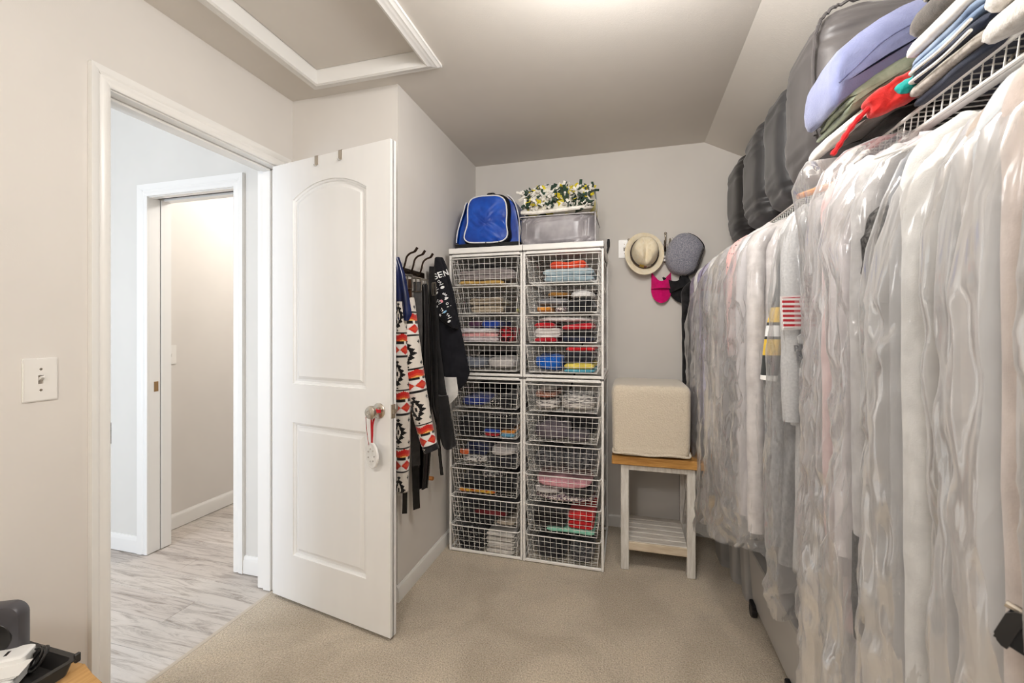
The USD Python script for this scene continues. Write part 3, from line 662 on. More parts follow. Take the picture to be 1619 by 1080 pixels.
def at_y(c, y, k=1.0, amp=0.0, seed=0):
    mid = np.array([c[:, 0].mean(), (c[:, 1].min() * .6 + c[:, 1].max() * .4)])
    q = mid + (c - mid) * k; P = np.column_stack([q[:, 0], np.full(len(q), y), q[:, 1]])
    if amp: P[:, 1] += fbm(P * 14 + seed, 2, seed) * amp
    P[:, 2] = np.maximum(P[:, 2], ZT + .001); return P
fp = [at_y(front, 2.425, k, .02 * (1 - k), 3) for k in (.02, .1, .2, .3, .4, .5, .6, .7, .8, .88, .94)] + [at_y(front, 2.428, .985), at_y(front, 2.436, 1.0), at_y(front, 2.47, 1.0)]
for i, k in enumerate((.02, .1, .2, .3, .4, .5, .6, .7, .8, .88, .94)): fp[i][:, 1] -= .014 * (1 - k * k) + np.abs(fbm(fp[i] @ rot('y', 40) * [8, 3, 22], 3, 4)) * .04 - .008
obj('front_pocket', rings(np.array(fp)), NYB, bag)
obj('pocket_piping', tube(at_y(front, 2.428, 1.0), .0042, 6, closed=True), PIPE, bag, label='white piping round the front pocket')
bp = [at_y(body, 2.480, .9), at_y(body, 2.486, .985), at_y(body, 2.52, 1.0), at_y(body, 2.60, 1.02), at_y(body, 2.72, 1.0), at_y(body, 2.81, .97), at_y(body, 2.835, .9)]
bb = rings(np.array(bp)); bb.vertices += bb.vertex_normals * (fbm(bb.vertices * 11, 3, 2) * .012)[:, None]; bb.vertices[:, 2] = np.maximum(bb.vertices[:, 2], ZT)
obj('body', bb, NYB, bag)
gf = [at_y(front, yy, k) for k, yy in ((.99, 2.446), (1.03, 2.446), (1.08, 2.455), (1.115, 2.470), (1.05, 2.49))]
obj('gusset', rings(np.array(gf)), NYK, bag)
bt_ = at_y(body, 2.47, 1.015); bt_[:, 2] = np.minimum(bt_[:, 2], 1.775); bq = [bt_ * [1, 0, 1] + np.array([0, yy, 0]) for yy in (2.436, 2.44, 2.60, 2.80)]
obj('bottom_panel', rings(np.array(bq)), NYK, bag)
sidep = body[(body[:, 0] > -.72) & (body[:, 1] > 1.775)]; sidep = sidep[np.argsort(-sidep[:, 1])]
for nm, sel in (('side_panel', body[(body[:, 0] > -.70) & (body[:, 1] > 1.78)]), ('side_panel', body[(body[:, 0] < -.93) & (body[:, 1] > 1.78)])):
    sel = sel[np.argsort(sel[:, 1])]; cen = np.array([-.80, 1.9]); out = cen + (sel - cen) * 1.045
    P = np.array([np.column_stack([out[:, 0], np.full(len(out), y), out[:, 1]]) for y in np.linspace(2.475, 2.66, 8)])
    obj(nm, sheet(P, .004), NYB, bag)
    obj('side_piping', tube(np.column_stack([out[:, 0], np.full(len(out), 2.472), out[:, 1]]), .004, 6), PIPE, bag)
obj('carry_handle', ribbon(spline([(-.80, 2.47, 2.05), (-.80, 2.52, 2.09), (-.80, 2.62, 2.095), (-.80, 2.70, 2.06)], 6), .03, .004, (1, 0, 0)), NYK, bag)
for x in (-.80, -.72):
    obj('strap_loop', tube(spline([(x, 2.424, 1.776), (x + .004, 2.418, 1.766), (x + .010, 2.42, 1.756)], 4), .003, 6), NYK, bag)

zb = thing('storage_bag', 'silver grey satin zip storage bag on top of the right drawer unit', 'storage bag', (-.385, 2.40, ZT))
m = pillow((-.385, 2.60, ZT + .088), (.212, .195, .088), .22, 150, 60, amp=.007, scale=11, seed=8); m.vertices[:, 2] = np.maximum(m.vertices[:, 2], ZT + .001)
m.vertices[:, 1] += np.where(m.vertices[:, 1] < 2.5, -np.abs(fbm(m.vertices @ rot('y', 35) * [9, 4, 34], 3, 5)) * .055 - np.abs(fbm(m.vertices @ rot('y', -40) * [8, 4, 30], 2, 6)) * .045 + .014, 0)
obj('bag_body', m, SILV, zb)
for zz, rr in ((ZT + .012, .0035), (ZT + .168, .0035)):
    lp_ = [(-.385 + .210 * s1, 2.60 + .193 * s2, zz) for s1, s2 in ((-1, -.93), (-.97, -1), (.97, -1), (1, -.93), (1, .93), (.97, 1), (-.97, 1), (-1, .93))]
    obj('edge_piping', tube(np.array(lp_), rr, 6, closed=True), grainy('grey_piping', (172, 168, 170), (200, 197, 198), rough=.4) if 'grey_piping' not in MATS else MATS['grey_piping'], zb)
for s in (-1, 1): obj('edge_piping', tube(np.array([(-.385 + s * .211, 2.409, ZT + .012), (-.385 + s * .211, 2.409, ZT + .168)]), .0035, 6), MATS['grey_piping'], zb)

YEL, GRN, WHT = cloth((214, 196, 40)), cloth((44, 66, 52)), cloth((232, 228, 220))
bl = thing('fleece_blanket', 'folded fleece blanket with knotted white, green and yellow fringe on the silver bag', 'blanket', (-.385, 2.42, ZT + .178))
m = pillow((-.385, 2.60, ZT + .258), (.208, .19, .085), .42, 56, 28, amp=.012, scale=9, seed=3)
m.vertices[:, 2] = np.maximum(m.vertices[:, 2], ZT + .177)
YG = M('fleece_print', {'tc': ('texture_coordinate', {}), 'v': ('voronoi_texture', dict(scale=16)), 'r': ('rgb_ramp', dict(ramp=[(.0, lin((222, 218, 204))), (.30, lin((196, 182, 60))), (.6, lin((226, 220, 200))), (.8, lin((52, 66, 46)))], interpolate=False)),
    'w': ('separate_color', {}), 'p': ('principled_bsdf', dict(roughness=.95, sheen_weight=.4))}, [('tc.object', 'v.vector'), ('v.color', 'w.color'), ('w.r', 'r.fac'), ('r.color', 'p.base_color')], 'p.BSDF')
obj('folded_body', m, YG, bl)
obj('white_hem', tube(spline([(-.585, 2.415, 1.93), (-.50, 2.405, 1.922), (-.38, 2.402, 1.926), (-.27, 2.405, 1.932), (-.19, 2.42, 1.938)], 6), .011, 8), WHT, bl)
rg = np.random.default_rng(12)
for k in range(290):
    u, v = rg.random(), rg.random()
    ang = v * 2.1 - .60                                             # wraps from the front up over the top
    x = -.385 + (u - .5) * .40; y = 2.60 - .192 * math.cos(ang) ** .6 * (1 if ang < 1.57 else -.2) if ang < 1.57 else 2.62
    zc = ZT + .258 + .085 * math.sin(max(ang, -.6)) ** (1) if ang > 0 else ZT + .258 + .10 * ang
    edge = 1 - .22 * abs(2 * u - 1) ** 3
    zc = ZT + .258 + (zc - ZT - .258) * edge
    p0 = np.array([x, y, zc]); d = np.array([rg.normal() * .8, -abs(rg.normal()) * .7 - .25, rg.normal() * .7 + .15]); d /= np.linalg.norm(d)
    q = np.cross(d, rg.normal(size=3)); q /= np.linalg.norm(q); L = rg.uniform(.022, .042)
    pts = spline([p0 - d * .006, p0 + d * .012, p0 + d * L * .6 + q * L * .25, p0 + d * L * .85 + q * L * .7], 4)
    mat_ = (WHT, WHT, WHT, GRN, GRN, YEL)[rg.integers(6)]
    mm = ribbon(pts, rg.uniform(.011, .017), .004, np.cross(d, q))
    if k % 3 == 0: mm = fuse(mm, trimesh.creation.icosphere(1, .008).apply_translation(p0 + d * .010))
    obj('fringe_tie', mm, mat_, bl)
# loose pole leaning behind the right drawer unit, its tip showing past the top board
t = thing('curtain_rod', 'thin black rod tip poking up behind the right drawer unit', 'rod', (-.36, 2.895, 0))
obj('rod', tube([(-.60, 2.895, .004), (-.126, 2.895, 1.80)], .006, 8), NYK, t); obj('end_cap', lathe([(0, 1.80), (.008, 1.80), (.009, 1.83), (.007, 1.85), (0, 1.852)], 10, at=(-.126, 2.895, 0)), NYK, t)

# ------------------------------------------------------------------ side table with the covered box
OAK = grainy('oiled_oak', (176, 124, 62), (206, 156, 88), scale=5, rough=.42, stretch=(2, 22, 22), bump=.12, bscale=20, detail=6)
WOODW = grainy('whitewashed_wood', (206, 201, 193), (228, 225, 219), scale=6, rough=.5, stretch=(14, 14, 2), bump=.15, bscale=18)
WOODX = grainy('whitewashed_slat', (200, 192, 181), (226, 221, 213), scale=6, rough=.5, stretch=(2, 16, 16), bump=.15, bscale=18)
bt = thing('side_table', 'white side table with oak top and slatted lower shelf beside the drawer units', 'side table', (.14, 2.58, 0))
bx0, bx1, by0, by1 = -.041, .327, 2.407, 2.775
obj('table_top', cbox((-.087, 2.386, .560), (.373, 2.796, .605), .004), OAK, bt)
for x in (bx0, bx1 - .041):
    for y in (by0, by1 - .041): obj('leg', cbox((x, y, .001), (x + .041, y + .041, .560), .003), WOODW, bt)
for i in range(6):
    y = by0 + .012 + i * .058; obj('shelf_slat', cbox((bx0 + .036, y, .128), (bx1 - .036, y + .052, .152), .003), WOODX, bt)
obj('shelf_apron', cbox((bx0 + .037, by0 + .003, .106), (bx1 - .037, by0 + .024, .150), .003), grainy('raw_pale_wood', (196, 178, 152), (218, 204, 182), scale=5, rough=.5, stretch=(2, 18, 18)), bt)
for x in (bx0 + .012, bx1 - .029):
    for a, b in (((by0 + .03, .15), (by1 - .03, .55)), ((by0 + .03, .55), (by1 - .03, .15))):
        obj('side_brace', ribbon(np.array([(x + .008, a[0], a[1]), (x + .008, (a[0] + b[0]) / 2, (a[1] + b[1]) / 2), (x + .008, b[0], b[1])]), .028, .012, (0, .7, .7)), WOODW, bt)
for y in (by0 + .004, by1 - .03): obj('top_rail', cbox((bx0 + .04, y, .528), (bx1 - .04, y + .02, .559), .002), WOODW, bt)
FLUFF = grainy('cream_fleece', (212, 199, 178), (224, 212, 193), scale=170, rough=.95, bump=.8, bscale=130, sheen=.5, dist=.006)
m = pillow((.108, 2.575, .798), (.196, .205, .185), .17, 72, 40, amp=.004, scale=7, seed=21)
v = m.vertices; k = (v[:, 2] - .613) / .37
v[:, 0] = .108 + (v[:, 0] - .108) * (1.0 + .03 * (k - .5)); v[:, 2] = np.maximum(v[:, 2], .606)
v[:, 1] += np.where(v[:, 1] < 2.5, fbm(v * [5, 1, 9], 3, 2) * .02, 0)
low = np.clip((.66 - v[:, 2]) / .05, 0, 1); v[:, 1] -= low * .012 * (v[:, 1] < 2.6); v[:, 2] += low * fbm(v * [14, 14, 0], 2, 7) * .012
v[:, 2] = np.maximum(v[:, 2], .606)
bc = thing('covered_box', 'square box under a cream fleece cover standing on the side table', 'covered box', (.108, 2.575, .606))
obj('cover', m, FLUFF, bc)
obj('hem', tube(spline([(-.080, 2.40, .64), (-.072, 2.366, .628), (.0, 2.358, .632), (.10, 2.356, .626), (.20, 2.358, .633), (.288, 2.362, .629), (.298, 2.42, .64)], 5), .006, 8), FLUFF, bc)

# ------------------------------------------------------------------ hats on the back wall
STRAW = grainy('cream_straw', (243, 228, 196), (251, 240, 216), scale=40, rough=.7, bump=.5, bscale=220, spec=.2)
HBAND = plain('hat_band_brown', (44, 32, 26), rough=.6)
hk = thing('hat_hook', 'bronze double hat hook on the back wall between the fedora and flat cap', 'hook', (.218, YB, 1.80))
obj('back_plate', cbox((.212, YB - .006, 1.76), (.224, YB, 1.83), .002), DARKM, hk)
obj('upper_prong', tube(spline([(.218, YB - .004, 1.80), (.218, YB - .03, 1.815), (.218, YB - .045, 1.845), (.218, YB - .042, 1.862)], 6), .005, 8), STEEL, hk)
obj('prong_tip', trimesh.creation.icosphere(2, .009).apply_translation([.218, YB - .042, 1.866]), STEEL, hk)
obj('lower_prong', tube(spline([(.218, YB - .004, 1.78), (.218, YB - .03, 1.77), (.218, YB - .04, 1.785)], 6), .005, 8), DARKM, hk)
h2 = thing('hat_hook', 'steel wall hook half hidden behind the straw fedora', 'hook', (-.003, YB, 1.80))
obj('prong', tube(spline([(-.003, YB, 1.80), (-.003, YB - .03, 1.815), (-.001, YB - .035, 1.836)], 6), .005, 8), STEEL, h2); obj('prong_tip', trimesh.creation.icosphere(2, .008).apply_translation([-.001, YB - .035, 1.84]), STEEL, h2)
h3 = thing('hat_hook', 'small steel hook beside the flat cap on the back wall', 'hook', (.235, YB, 1.80))
obj('prong', tube(spline([(.243, YB, 1.80), (.243, YB - .025, 1.808), (.246, YB - .032, 1.826)], 6), .0045, 8), STEEL, h3); obj('prong_tip', trimesh.creation.icosphere(2, .007).apply_translation([.246, YB - .032, 1.83]), STEEL, h3)
# fedora: built crown up (+z), then hung against the wall, crown towards the room
def fedora():
    n, ang = 56, np.arange(56) * 2 * PI / 56
    def ring(r, z, ex=1.0, f=None):
        P = np.stack([r * np.cos(ang), r * ex * np.sin(ang), np.full(n, z)], 1)
        if f is not None: P = f(P)
        return P
    lift = lambda P: np.column_stack([P[:, 0], P[:, 1], P[:, 2] + .020 * np.clip(np.abs(np.cos(ang)) - .2, 0, 1) ** 1.5 * np.clip(np.hypot(P[:, 0], P[:, 1]) / .115, 0, 1.2) + .012 * np.clip(np.sin(ang), 0, 1)])
    R = [ring(.080, .000, 1.15), ring(.100, .001, 1.15, lift), ring(.116, .003, 1.15, lift), ring(.119, .006, 1.15, lift), ring(.116, .008, 1.15, lift), ring(.098, .005, 1.15, lift), ring(.083, .006, 1.15)]
    for r, z in ((.081, .012), (.079, .035), (.076, .065), (.071, .088), (.062, .104), (.045, .112), (.025, .113), (.008, .1125)):
        P = ring(r, z, 1.15)
        if z > .06:
            k = np.clip((z - .06) / .05, 0, 1); fr = np.clip(-P[:, 1] / .09, 0, 1)
            P[:, 0] *= 1 - .30 * k * fr; P[:, 2] += -.034 * k * np.exp(-(P[:, 0] / .016) ** 2) * np.clip(.45 - P[:, 1] / .09, 0, 1) + .006 * k * (np.abs(P[:, 0]) > .02)
            P[:, 0] -= np.sign(P[:, 0]) * .018 * k * np.clip(-P[:, 1] / .08 - .2, 0, 1) * (np.abs(P[:, 0]) > .03)
        R.append(P)
    crown = rings(np.array(R))
    def band(z0, z1, g): return rings(np.array([ring(.0815 + g, z0, 1.15), ring(.080 + g, z1, 1.15), ring(.078, z1, 1.15), ring(.078, z0, 1.15)]), caps=False)
    return crown, [band(.008, .028, .003), band(.0275, .031, .0045), band(.005, .0085, .0045)]
FR = rot('z', 8) @ rot('x', 90 - 12)                                 # hat axis z -> -y, front (-y of the hat) -> down
FP = (.090, YB - .044, 1.742)
fd = thing('straw_fedora', 'cream straw fedora with brown band hanging on the back wall', 'hat', FP)
cr, bands = fedora()
obj('crown_and_brim', mv(cr, FR, FP), STRAW, fd)
BND = plain('hat_band_taupe', (120, 96, 72), rough=.6)
obj('hat_band', mv(bands[0], FR, FP), BND, fd); obj('band_edge', mv(bands[1], FR, FP), HBAND, fd); obj('band_edge', mv(bands[2], FR, FP), HBAND, fd)
def tag_on(nm, x, w, h, col, zz=.042): 
    P = np.array([[(x + a, -1.15 * math.sqrt(max(.0815 ** 2 - (x + a) ** 2, 0)) - .002 - (0.006 * (zz - .03) / .03) + .0085 * (b + zz - .03) / .06, zz + b) for a in np.linspace(-w / 2, w / 2, 6)] for b in (-h / 2, h / 2)])
    obj(nm, mv(sheet(P, .0015), FR, FP), plain('tag_%02x%02x%02x' % col, col, rough=.5), fd)
tag_on('yellow_label', -.022, .026, .026, (206, 168, 44)); tag_on('red_label', -.012, .034, .010, (128, 30, 34), .036); tag_on('barcode_label', .020, .026, .022, (206, 196, 176))
# flat cap
CAPM = grainy('grey_tweed', (122, 124, 138), (172, 171, 180), scale=180, rough=.9, bump=.6, bscale=420, sheen=.3, detail=2)
CAPD = cloth((40, 40, 46))
cap = thing('flat_cap', 'grey tweed flat cap hanging on the back wall over a black cap', 'cap', (.322, YB - .01, 1.73))
oc = resample(spline([(.300, 1.853), (.345, 1.852), (.395, 1.825), (.430, 1.775), (.425, 1.745), (.405, 1.68), (.385, 1.625), (.345, 1.603), (.300, 1.603), (.255, 1.625), (.226, 1.665), (.217, 1.72), (.235, 1.79), (.265, 1.83)], 6, True), 56)
mid = np.array([.322, 1.728]); P = []
for k, d in ((.985, .012), (1.0, .03), (1.0, .055), (.97, .078), (.88, .095), (.7, .108), (.45, .115), (.2, .118), (.02, .118)):
    q = mid + (oc - mid) * k; dd = d + .012 * (q[:, 1] - 1.73) / .12; P.append(np.column_stack([q[:, 0], YB - dd, q[:, 1]]))
obj('crown', rings(np.array(P)), CAPM, cap)
q = mid + (oc - mid) * 1.0; right = q[(q[:, 0] > .33)]; right = right[np.argsort(-right[:, 1])]
P = np.array([np.column_stack([right[:, 0] + a, np.full(len(right), YB - b), right[:, 1]]) for a, b in ((.004, .072), (.009, .045), (.010, .02))])
obj('side_band', sheet(P, .003), CAPD, cap)
for a in (-.055, .0, .055):
    obj('seam', tube(spline([(.322 + a * 1.25, YB - .088, 1.83), (.322 + a * .7, YB - .1195, 1.74), (.322 + a * .9, YB - .100, 1.62)], 8), .0012, 5), CAPM, cap)
# pink visor cap and black cap hanging below
def ballcap(name, label, col, cx, cz, w, h, tilt, yo):
    mt = cloth(col, 8); t = thing(name, label, 'cap', (cx, YB - yo, cz)); R = rot('y', tilt); C0 = np.array([cx, YB - yo, cz])
    a = np.linspace(0, PI, 22)                                       # peak: a curved tongue pointing down
    P = np.array([[(w * r * math.cos(q), .03 - .030 * math.cos((r * math.cos(q)) * 1.4) + .004 * s, -h * .45 - h * .55 * r * math.sin(q)) for q in a] for r, s in ((.02, 0), (.4, 0), (.75, 0), (1.0, 0))])
    obj('peak', mv(sheet(P, .004), R, C0), mt, t)
    u = np.linspace(-1, 1, 20); Q = np.array([[(w * x * (1.0 - .10 * z), .025 - .05 * math.cos(x * 1.45) * (1 - .25 * z), -h * .46 + h * .62 * z - h * .34 * (1 - x * x) * z) for x in u] for z in np.linspace(0, 1, 8)])
    obj('front_panel', mv(sheet(Q, .003), R, C0), mt, t)
    Q = np.array([[(w * x * .98, .03 + .012 * z, -h * .44 + h * .6 * z * abs(x) ** .5) for x in u] for z in np.linspace(0, 1, 6)])
    obj('rear_panel', mv(sheet(Q, .003), R, C0), mt, t)
    obj('peak_seam', mv(tube([(w * x * 1.0, .026 - .053 * math.cos(x * 1.45), -h * .455) for x in u], .0014, 5), R, C0), cloth(tuple(int(c * .6) for c in col), 4), t)
    return t
ballcap('visor_cap', 'bright pink cap hanging peak down below the straw fedora', (216, 14, 112), .195, 1.600, .060, .165, 0, .042)
ballcap('peaked_cap', 'black cap hanging under the grey flat cap', (30, 30, 33), .275, 1.600, .070, .18, -24, .042)
# lanyard on the double hook
t = thing('lanyard', 'red, black and white lanyard hanging on the bronze hat hook', 'lanyard', (.218, YB - .03, 1.78))
pts = spline([(.205, YB - .034, 1.80), (.200, YB - .028, 1.76), (.206, YB - .028, 1.715), (.216, YB - .03, 1.685), (.226, YB - .028, 1.715), (.231, YB - .028, 1.76), (.227, YB - .034, 1.80)], 5)
obj('strap', ribbon(pts, .012, .002, (0, 1, 0)), plain('lanyard_maroon', (86, 20, 26), rough=.6), t)
for k, c in enumerate(((24, 22, 24), (222, 216, 212), (222, 216, 212))):
    zz = (1.745, 1.722, 1.70)[k]; obj('bead', cbox((.203, YB - .042, zz - .007), (.229, YB - .030, zz + .007), .003), plain('bead_%d' % k, c, rough=.4), t)

# ------------------------------------------------------------------ clothes rack on the side wall, behind the open door
def drape(rows, y, amp=.012, waves=3.0, t=.010, nx=26, nz=44, seed=0, bulge=.02, fine=.004):
    """cloth hanging in the xz plane: rows [(z, xl, xr)] from top to bottom"""
    r = np.array(rows, float); s = np.linspace(0, 1, nz); d = np.linspace(0, 1, len(r))
    z, xl, xr = (np.interp(s, d, r[:, k]) for k in range(3)); u = np.linspace(0, 1, nx)
    X = xl[:, None] + (xr - xl)[:, None] * u; Z = np.repeat(z[:, None], nx, 1)
    ph = fbm(np.stack([np.zeros(nz), s * 1.5, np.full(nz, seed * 1.3)], 1), 2, seed) * 3
    Y = y - bulge * np.sin(u * PI)[None] ** .7 + amp * np.sin(u[None] * waves * 2 * PI + ph[:, None]) * (0.3 + .7 * s[:, None]) + fbm(np.stack([X * 16, Z * 5, np.full_like(X, seed)], -1), 3, seed) * fine * 4
    return sheet(np.stack([X, Y, Z], -1), t)
rk = thing('wall_hook_rack', 'dark metal rack of curved prongs on the side wall behind the door', 'hook rack', (XS, 1.93, 1.56))
obj('rail', cbox((XS, 1.79, 1.535), (XS + .012, 2.10, 1.565), .003), DARKM, rk)
for y in (1.835, 1.915, 2.003):
    obj('prong', tube(spline([(XS + .010, y, 1.548), (XS + .030, y, 1.548), (XS + .042, y, 1.575), (XS + .048, y + .004, 1.605), (XS + .062, y + .008, 1.622), (XS + .085, y + .012, 1.632), (XS + .098, y + .014, 1.650)], 6), [.0045] * 30 + [.006] * 7, 8), DARKM, rk)
obj('lower_bar', tube([(XS + .022, 1.80, 1.530), (XS + .03, 2.09, 1.528)], .004, 8), STEEL, rk)
LEA = {n: grainy('leather_' + n, a, b, scale=30, rough=.38, bump=.15, bscale=120) for n, a, b in (('black', (18, 17, 17), (30, 28, 28)), ('brown', (66, 44, 32), (86, 58, 42)), ('charcoal', (44, 42, 42), (60, 58, 57)))}
def belt(label, y, x, z0, z1, w, mt, curl=0.0, twist=0.0):
    t = thing('belt', label, 'belt', (x, y, z0), 'belts on the wall rack')
    s = np.linspace(0, 1, 22); pts = np.column_stack([x + .006 * np.sin(s * 5 + y * 30) + curl * s ** 3, y + .004 * np.sin(s * 7), z0 + (z1 - z0) * s])
    sd = np.column_stack([np.cos(twist + s * .5), np.sin(twist + s * .5), np.zeros(22)])
    obj('strap', ribbon(pts, w, .0035, sd), LEA[mt], t)
    bx = [(x - w * .62, y - .004, z0 - .045), (x + w * .62, y - .004, z0 - .045), (x + w * .62, y - .004, z0 + .018), (x - w * .62, y - .004, z0 + .018)]
    obj('buckle', tube(resample(np.array(bx), 24), .0032, 6, closed=True), STEEL, t)
    obj('buckle_prong', tube([(x, y - .006, z0 + .018), (x, y - .009, z0 - .048)], .0022, 6), STEEL, t)
belt('brown leather belt hanging from the wall rack behind the door', 1.852, -.990, 1.505, .86, .034, 'brown')
belt('long narrow black belt hanging from the nearest prong of the wall rack', 1.835, -1.000, 1.500, .415, .022, 'black')
belt('charcoal belt with wide strap on the middle prong of the wall rack', 1.900, -.972, 1.495, .62, .040, 'charcoal', twist=.3)
belt('wide black belt with angled tip hanging lowest on the wall rack', 1.93, -.990, 1.500, .400, .036, 'black', twist=.5)
belt('narrow black belt curling away at its tip under the black top', 2.06, -.955, 1.490, .53, .016, 'black', curl=.045)
belt('slim charcoal belt on the far prong of the wall rack', 1.995, -.975, 1.498, .68, .026, 'charcoal', twist=-.4)
BSAT = grainy('black_satin', (13, 12, 13), (20, 19, 20), scale=8, rough=.20, bump=.15, bscale=20, spec=.6)
NSAT = grainy('navy_satin', (16, 26, 62), (26, 40, 92), scale=8, rough=.25, bump=.2, bscale=20, spec=.6)
SSAT = grainy('silver_grey_satin', (150, 144, 138), (178, 172, 166), scale=8, rough=.25, bump=.2, bscale=20, spec=.6)
t = thing('satin_dress', 'black satin dress with deep vertical folds hanging among the belts', 'dress', (-.985, 1.99, 1.5))
obj('dress_body', drape([(1.49, -1.006, -.955), (1.30, -1.018, -.938), (1.0, -1.022, -.930), (.75, -1.020, -.935), (.60, -1.01, -.945), (.49, -1.0, -.955)], 1.975, .016, 2.5, .006, 40, 60, 5, .012), BSAT, t)
obj('lining_fold', drape([(1.40, -.995, -.985), (1.1, -.998, -.982), (.8, -.996, -.984), (.58, -.994, -.988)], 1.953, .003, 1, .004, 8, 40, 6, .004), SSAT, t, label='pale lining showing in a fold')
t = thing('satin_blouse', 'navy satin blouse hanging above the patterned jacket behind the door', 'blouse', (-1.0, 1.80, 1.55))
obj('blouse_body', drape([(1.60, -1.035, -1.015), (1.52, -1.035, -.985), (1.42, -1.035, -.965), (1.34, -1.035, -.952), (1.31, -1.03, -.965)], 1.806, .006, 2, .006, 20, 30, 7, .016), NSAT, t)

# patterned fleece jacket: the print is a vertex colour pattern on a dense mesh
def aztec(u, v):
    """colour of the print: u around in repeats, v down in repeats"""
    cream, blk, red, org, yel, wht = (np.array(lin(c)) for c in ((222, 214, 204), (24, 22, 22), (196, 40, 34), (208, 70, 40), (230, 178, 96), (232, 226, 220)))
    u = u % 1.0; v = v % 1.0; c = np.broadcast_to(cream, u.shape + (3,)).copy()
    st = lambda x, n: np.floor(x * n) / n
    du, dv = np.abs(u - .5), np.abs(v - .29)
    dia = du * 1.15 + dv * 1.55
    jag = .29 + .16 * np.abs(((v * 13) % 1) - .5) * 2
    c[dia < jag] = blk
    c[(st(du, 34) * 1.2 + st(dv, 34) * 1.1) < .115] = cream
    c[(du < .045) & (dv < .04)] = blk
    for cu in (.02, .98):
        for cv in (.10, .48): c[((np.abs(u - cu) < .05) & (np.abs(v - cv) < .012)) | ((np.abs(u - cu) < .016) & (np.abs(v - cv) < .038))] = blk
    z = .035 * np.abs(((u * 2) % 1) - .5) * 2
    for lo, hi, col in ((.56, .585, blk), (.585, .655, red), (.655, .695, org), (.695, .725, yel), (.725, .775, blk), (.775, .965, wht), (.965, 1.01, blk)):
        w = z if lo > .57 and lo < .72 else 0 * z
        c[(v >= lo + w) & (v < hi + w + .001)] = col
    tri = np.abs(((u * 2 + .25) % 1) - .5) * 2
    c[(v > .785) & (v < .955) & (np.abs(v - .87) < .085 * tri)] = red
    c[(v > .785) & (v < .955) & (np.abs(v - .87) < .035 * tri)] = org
    c[(v >= .725) & (v < .775) & (tri > .8)] = wht
    return c
FLE = M('printed_fleece', {'a': ('attribute', {'attribute': 'print'}), 'tc': ('texture_coordinate', {}), 'n': ('noise_texture', dict(scale=300, detail=2)), 'b': ('bump', dict(strength=.5, distance=.002)),
    'p': ('principled_bsdf', dict(roughness=.95, sheen_weight=.35, specular_ior_level=.1))}, [('a.color', 'p.base_color'), ('tc.object', 'n.vector'), ('n.fac', 'b.height'), ('b.normal', 'p.normal')], 'p.BSDF')
def printed(path, colours):
    UsdGeom.PrimvarsAPI(stage.GetPrimAtPath(path)).CreatePrimvar('print', Sdf.ValueTypeNames.Color3fArray, 'vertex').Set(Vt.Vec3fArray.FromNumpy(np.asarray(colours, np.float32)))
def sleeve(axis, ra, rb, n=260, m=150, ureps=2.0, rep=.262, v0=0.0, seed=0, fold=.006):
    """elliptical tube along a 3-point axis; ra, rb radii along/against the view"""
    ax = spline(axis, 40); d = np.r_[0, np.cumsum(np.linalg.norm(np.diff(ax, axis=0), axis=1))]; s = np.linspace(0, d[-1], n)
    ax = np.stack([np.interp(s, d, ax[:, k]) for k in range(3)], 1); g = np.gradient(ax, axis=0); g /= np.linalg.norm(g, axis=1, keepdims=True)
    side = np.cross(g, [0, 1, 0]); side /= np.linalg.norm(side, axis=1, keepdims=True); fwd = np.cross(side, g)
    A, B = (np.interp(s / s[-1], np.linspace(0, 1, len(q)), q)[:, None] for q in (ra, rb)); a = np.arange(m) * 2 * PI / m
    w = 1 + fbm(np.stack(np.broadcast_arrays(np.cos(a)[None] * 1.5, np.sin(a)[None] * 1.5, s[:, None] * 14 + seed), -1), 3, seed) * fold * 30
    P = ax[:, None] + (A * np.cos(a) * w)[..., None] * side[:, None] + (B * np.sin(a) * w)[..., None] * fwd[:, None]
    U, V = np.broadcast_arrays(a[None] / (2 * PI) * ureps, s[:, None] / rep + v0)
    return P, aztec(U, V)
jk = thing('fleece_jacket', 'cream, black and red patterned fleece jacket hanging behind the open door', 'jacket', (-.98, 1.86, 1.45))
P, cl = sleeve([(-1.000, 1.86, 1.42), (-.985, 1.86, 1.20), (-.955, 1.87, .98), (-.915, 1.88, .79), (-.895, 1.885, .715)], [.030, .042, .046, .046, .040, .036], [.035, .045, .05, .05, .042, .036], v0=.30, seed=2)
P[0] = P[0].mean(0); p_ = obj('sleeve', sheet(np.concatenate([P, P[:, :1]], 1)), FLE, jk, smooth=True); printed(p_, np.concatenate([cl, cl[:, :1]], 1).reshape(-1, 3))
obj('cuff', mv(lathe([(.030, 0), (.037, 0), (.038, .010), (.036, .022), (.030, .022)], 30), rot('y', -22) @ np.diag([1, 1, -1.0]) , (-.8945, 1.885, .722)), cloth((28, 27, 29)), jk, label='black knit cuff')
P, cl = sleeve([(-1.005, 1.815, 1.40), (-1.005, 1.815, 1.1), (-1.000, 1.815, .8), (-1.002, 1.815, .56), (-1.004, 1.815, .53)], [.020, .030, .034, .032, .026], [.03, .04, .042, .04, .03], v0=.02, seed=5)
P[0] = P[0].mean(0); P[-1] = P[-1].mean(0); p_ = obj('jacket_front', sheet(np.concatenate([P, P[:, :1]], 1)), FLE, jk, smooth=True); printed(p_, np.concatenate([cl, cl[:, :1]], 1).reshape(-1, 3))

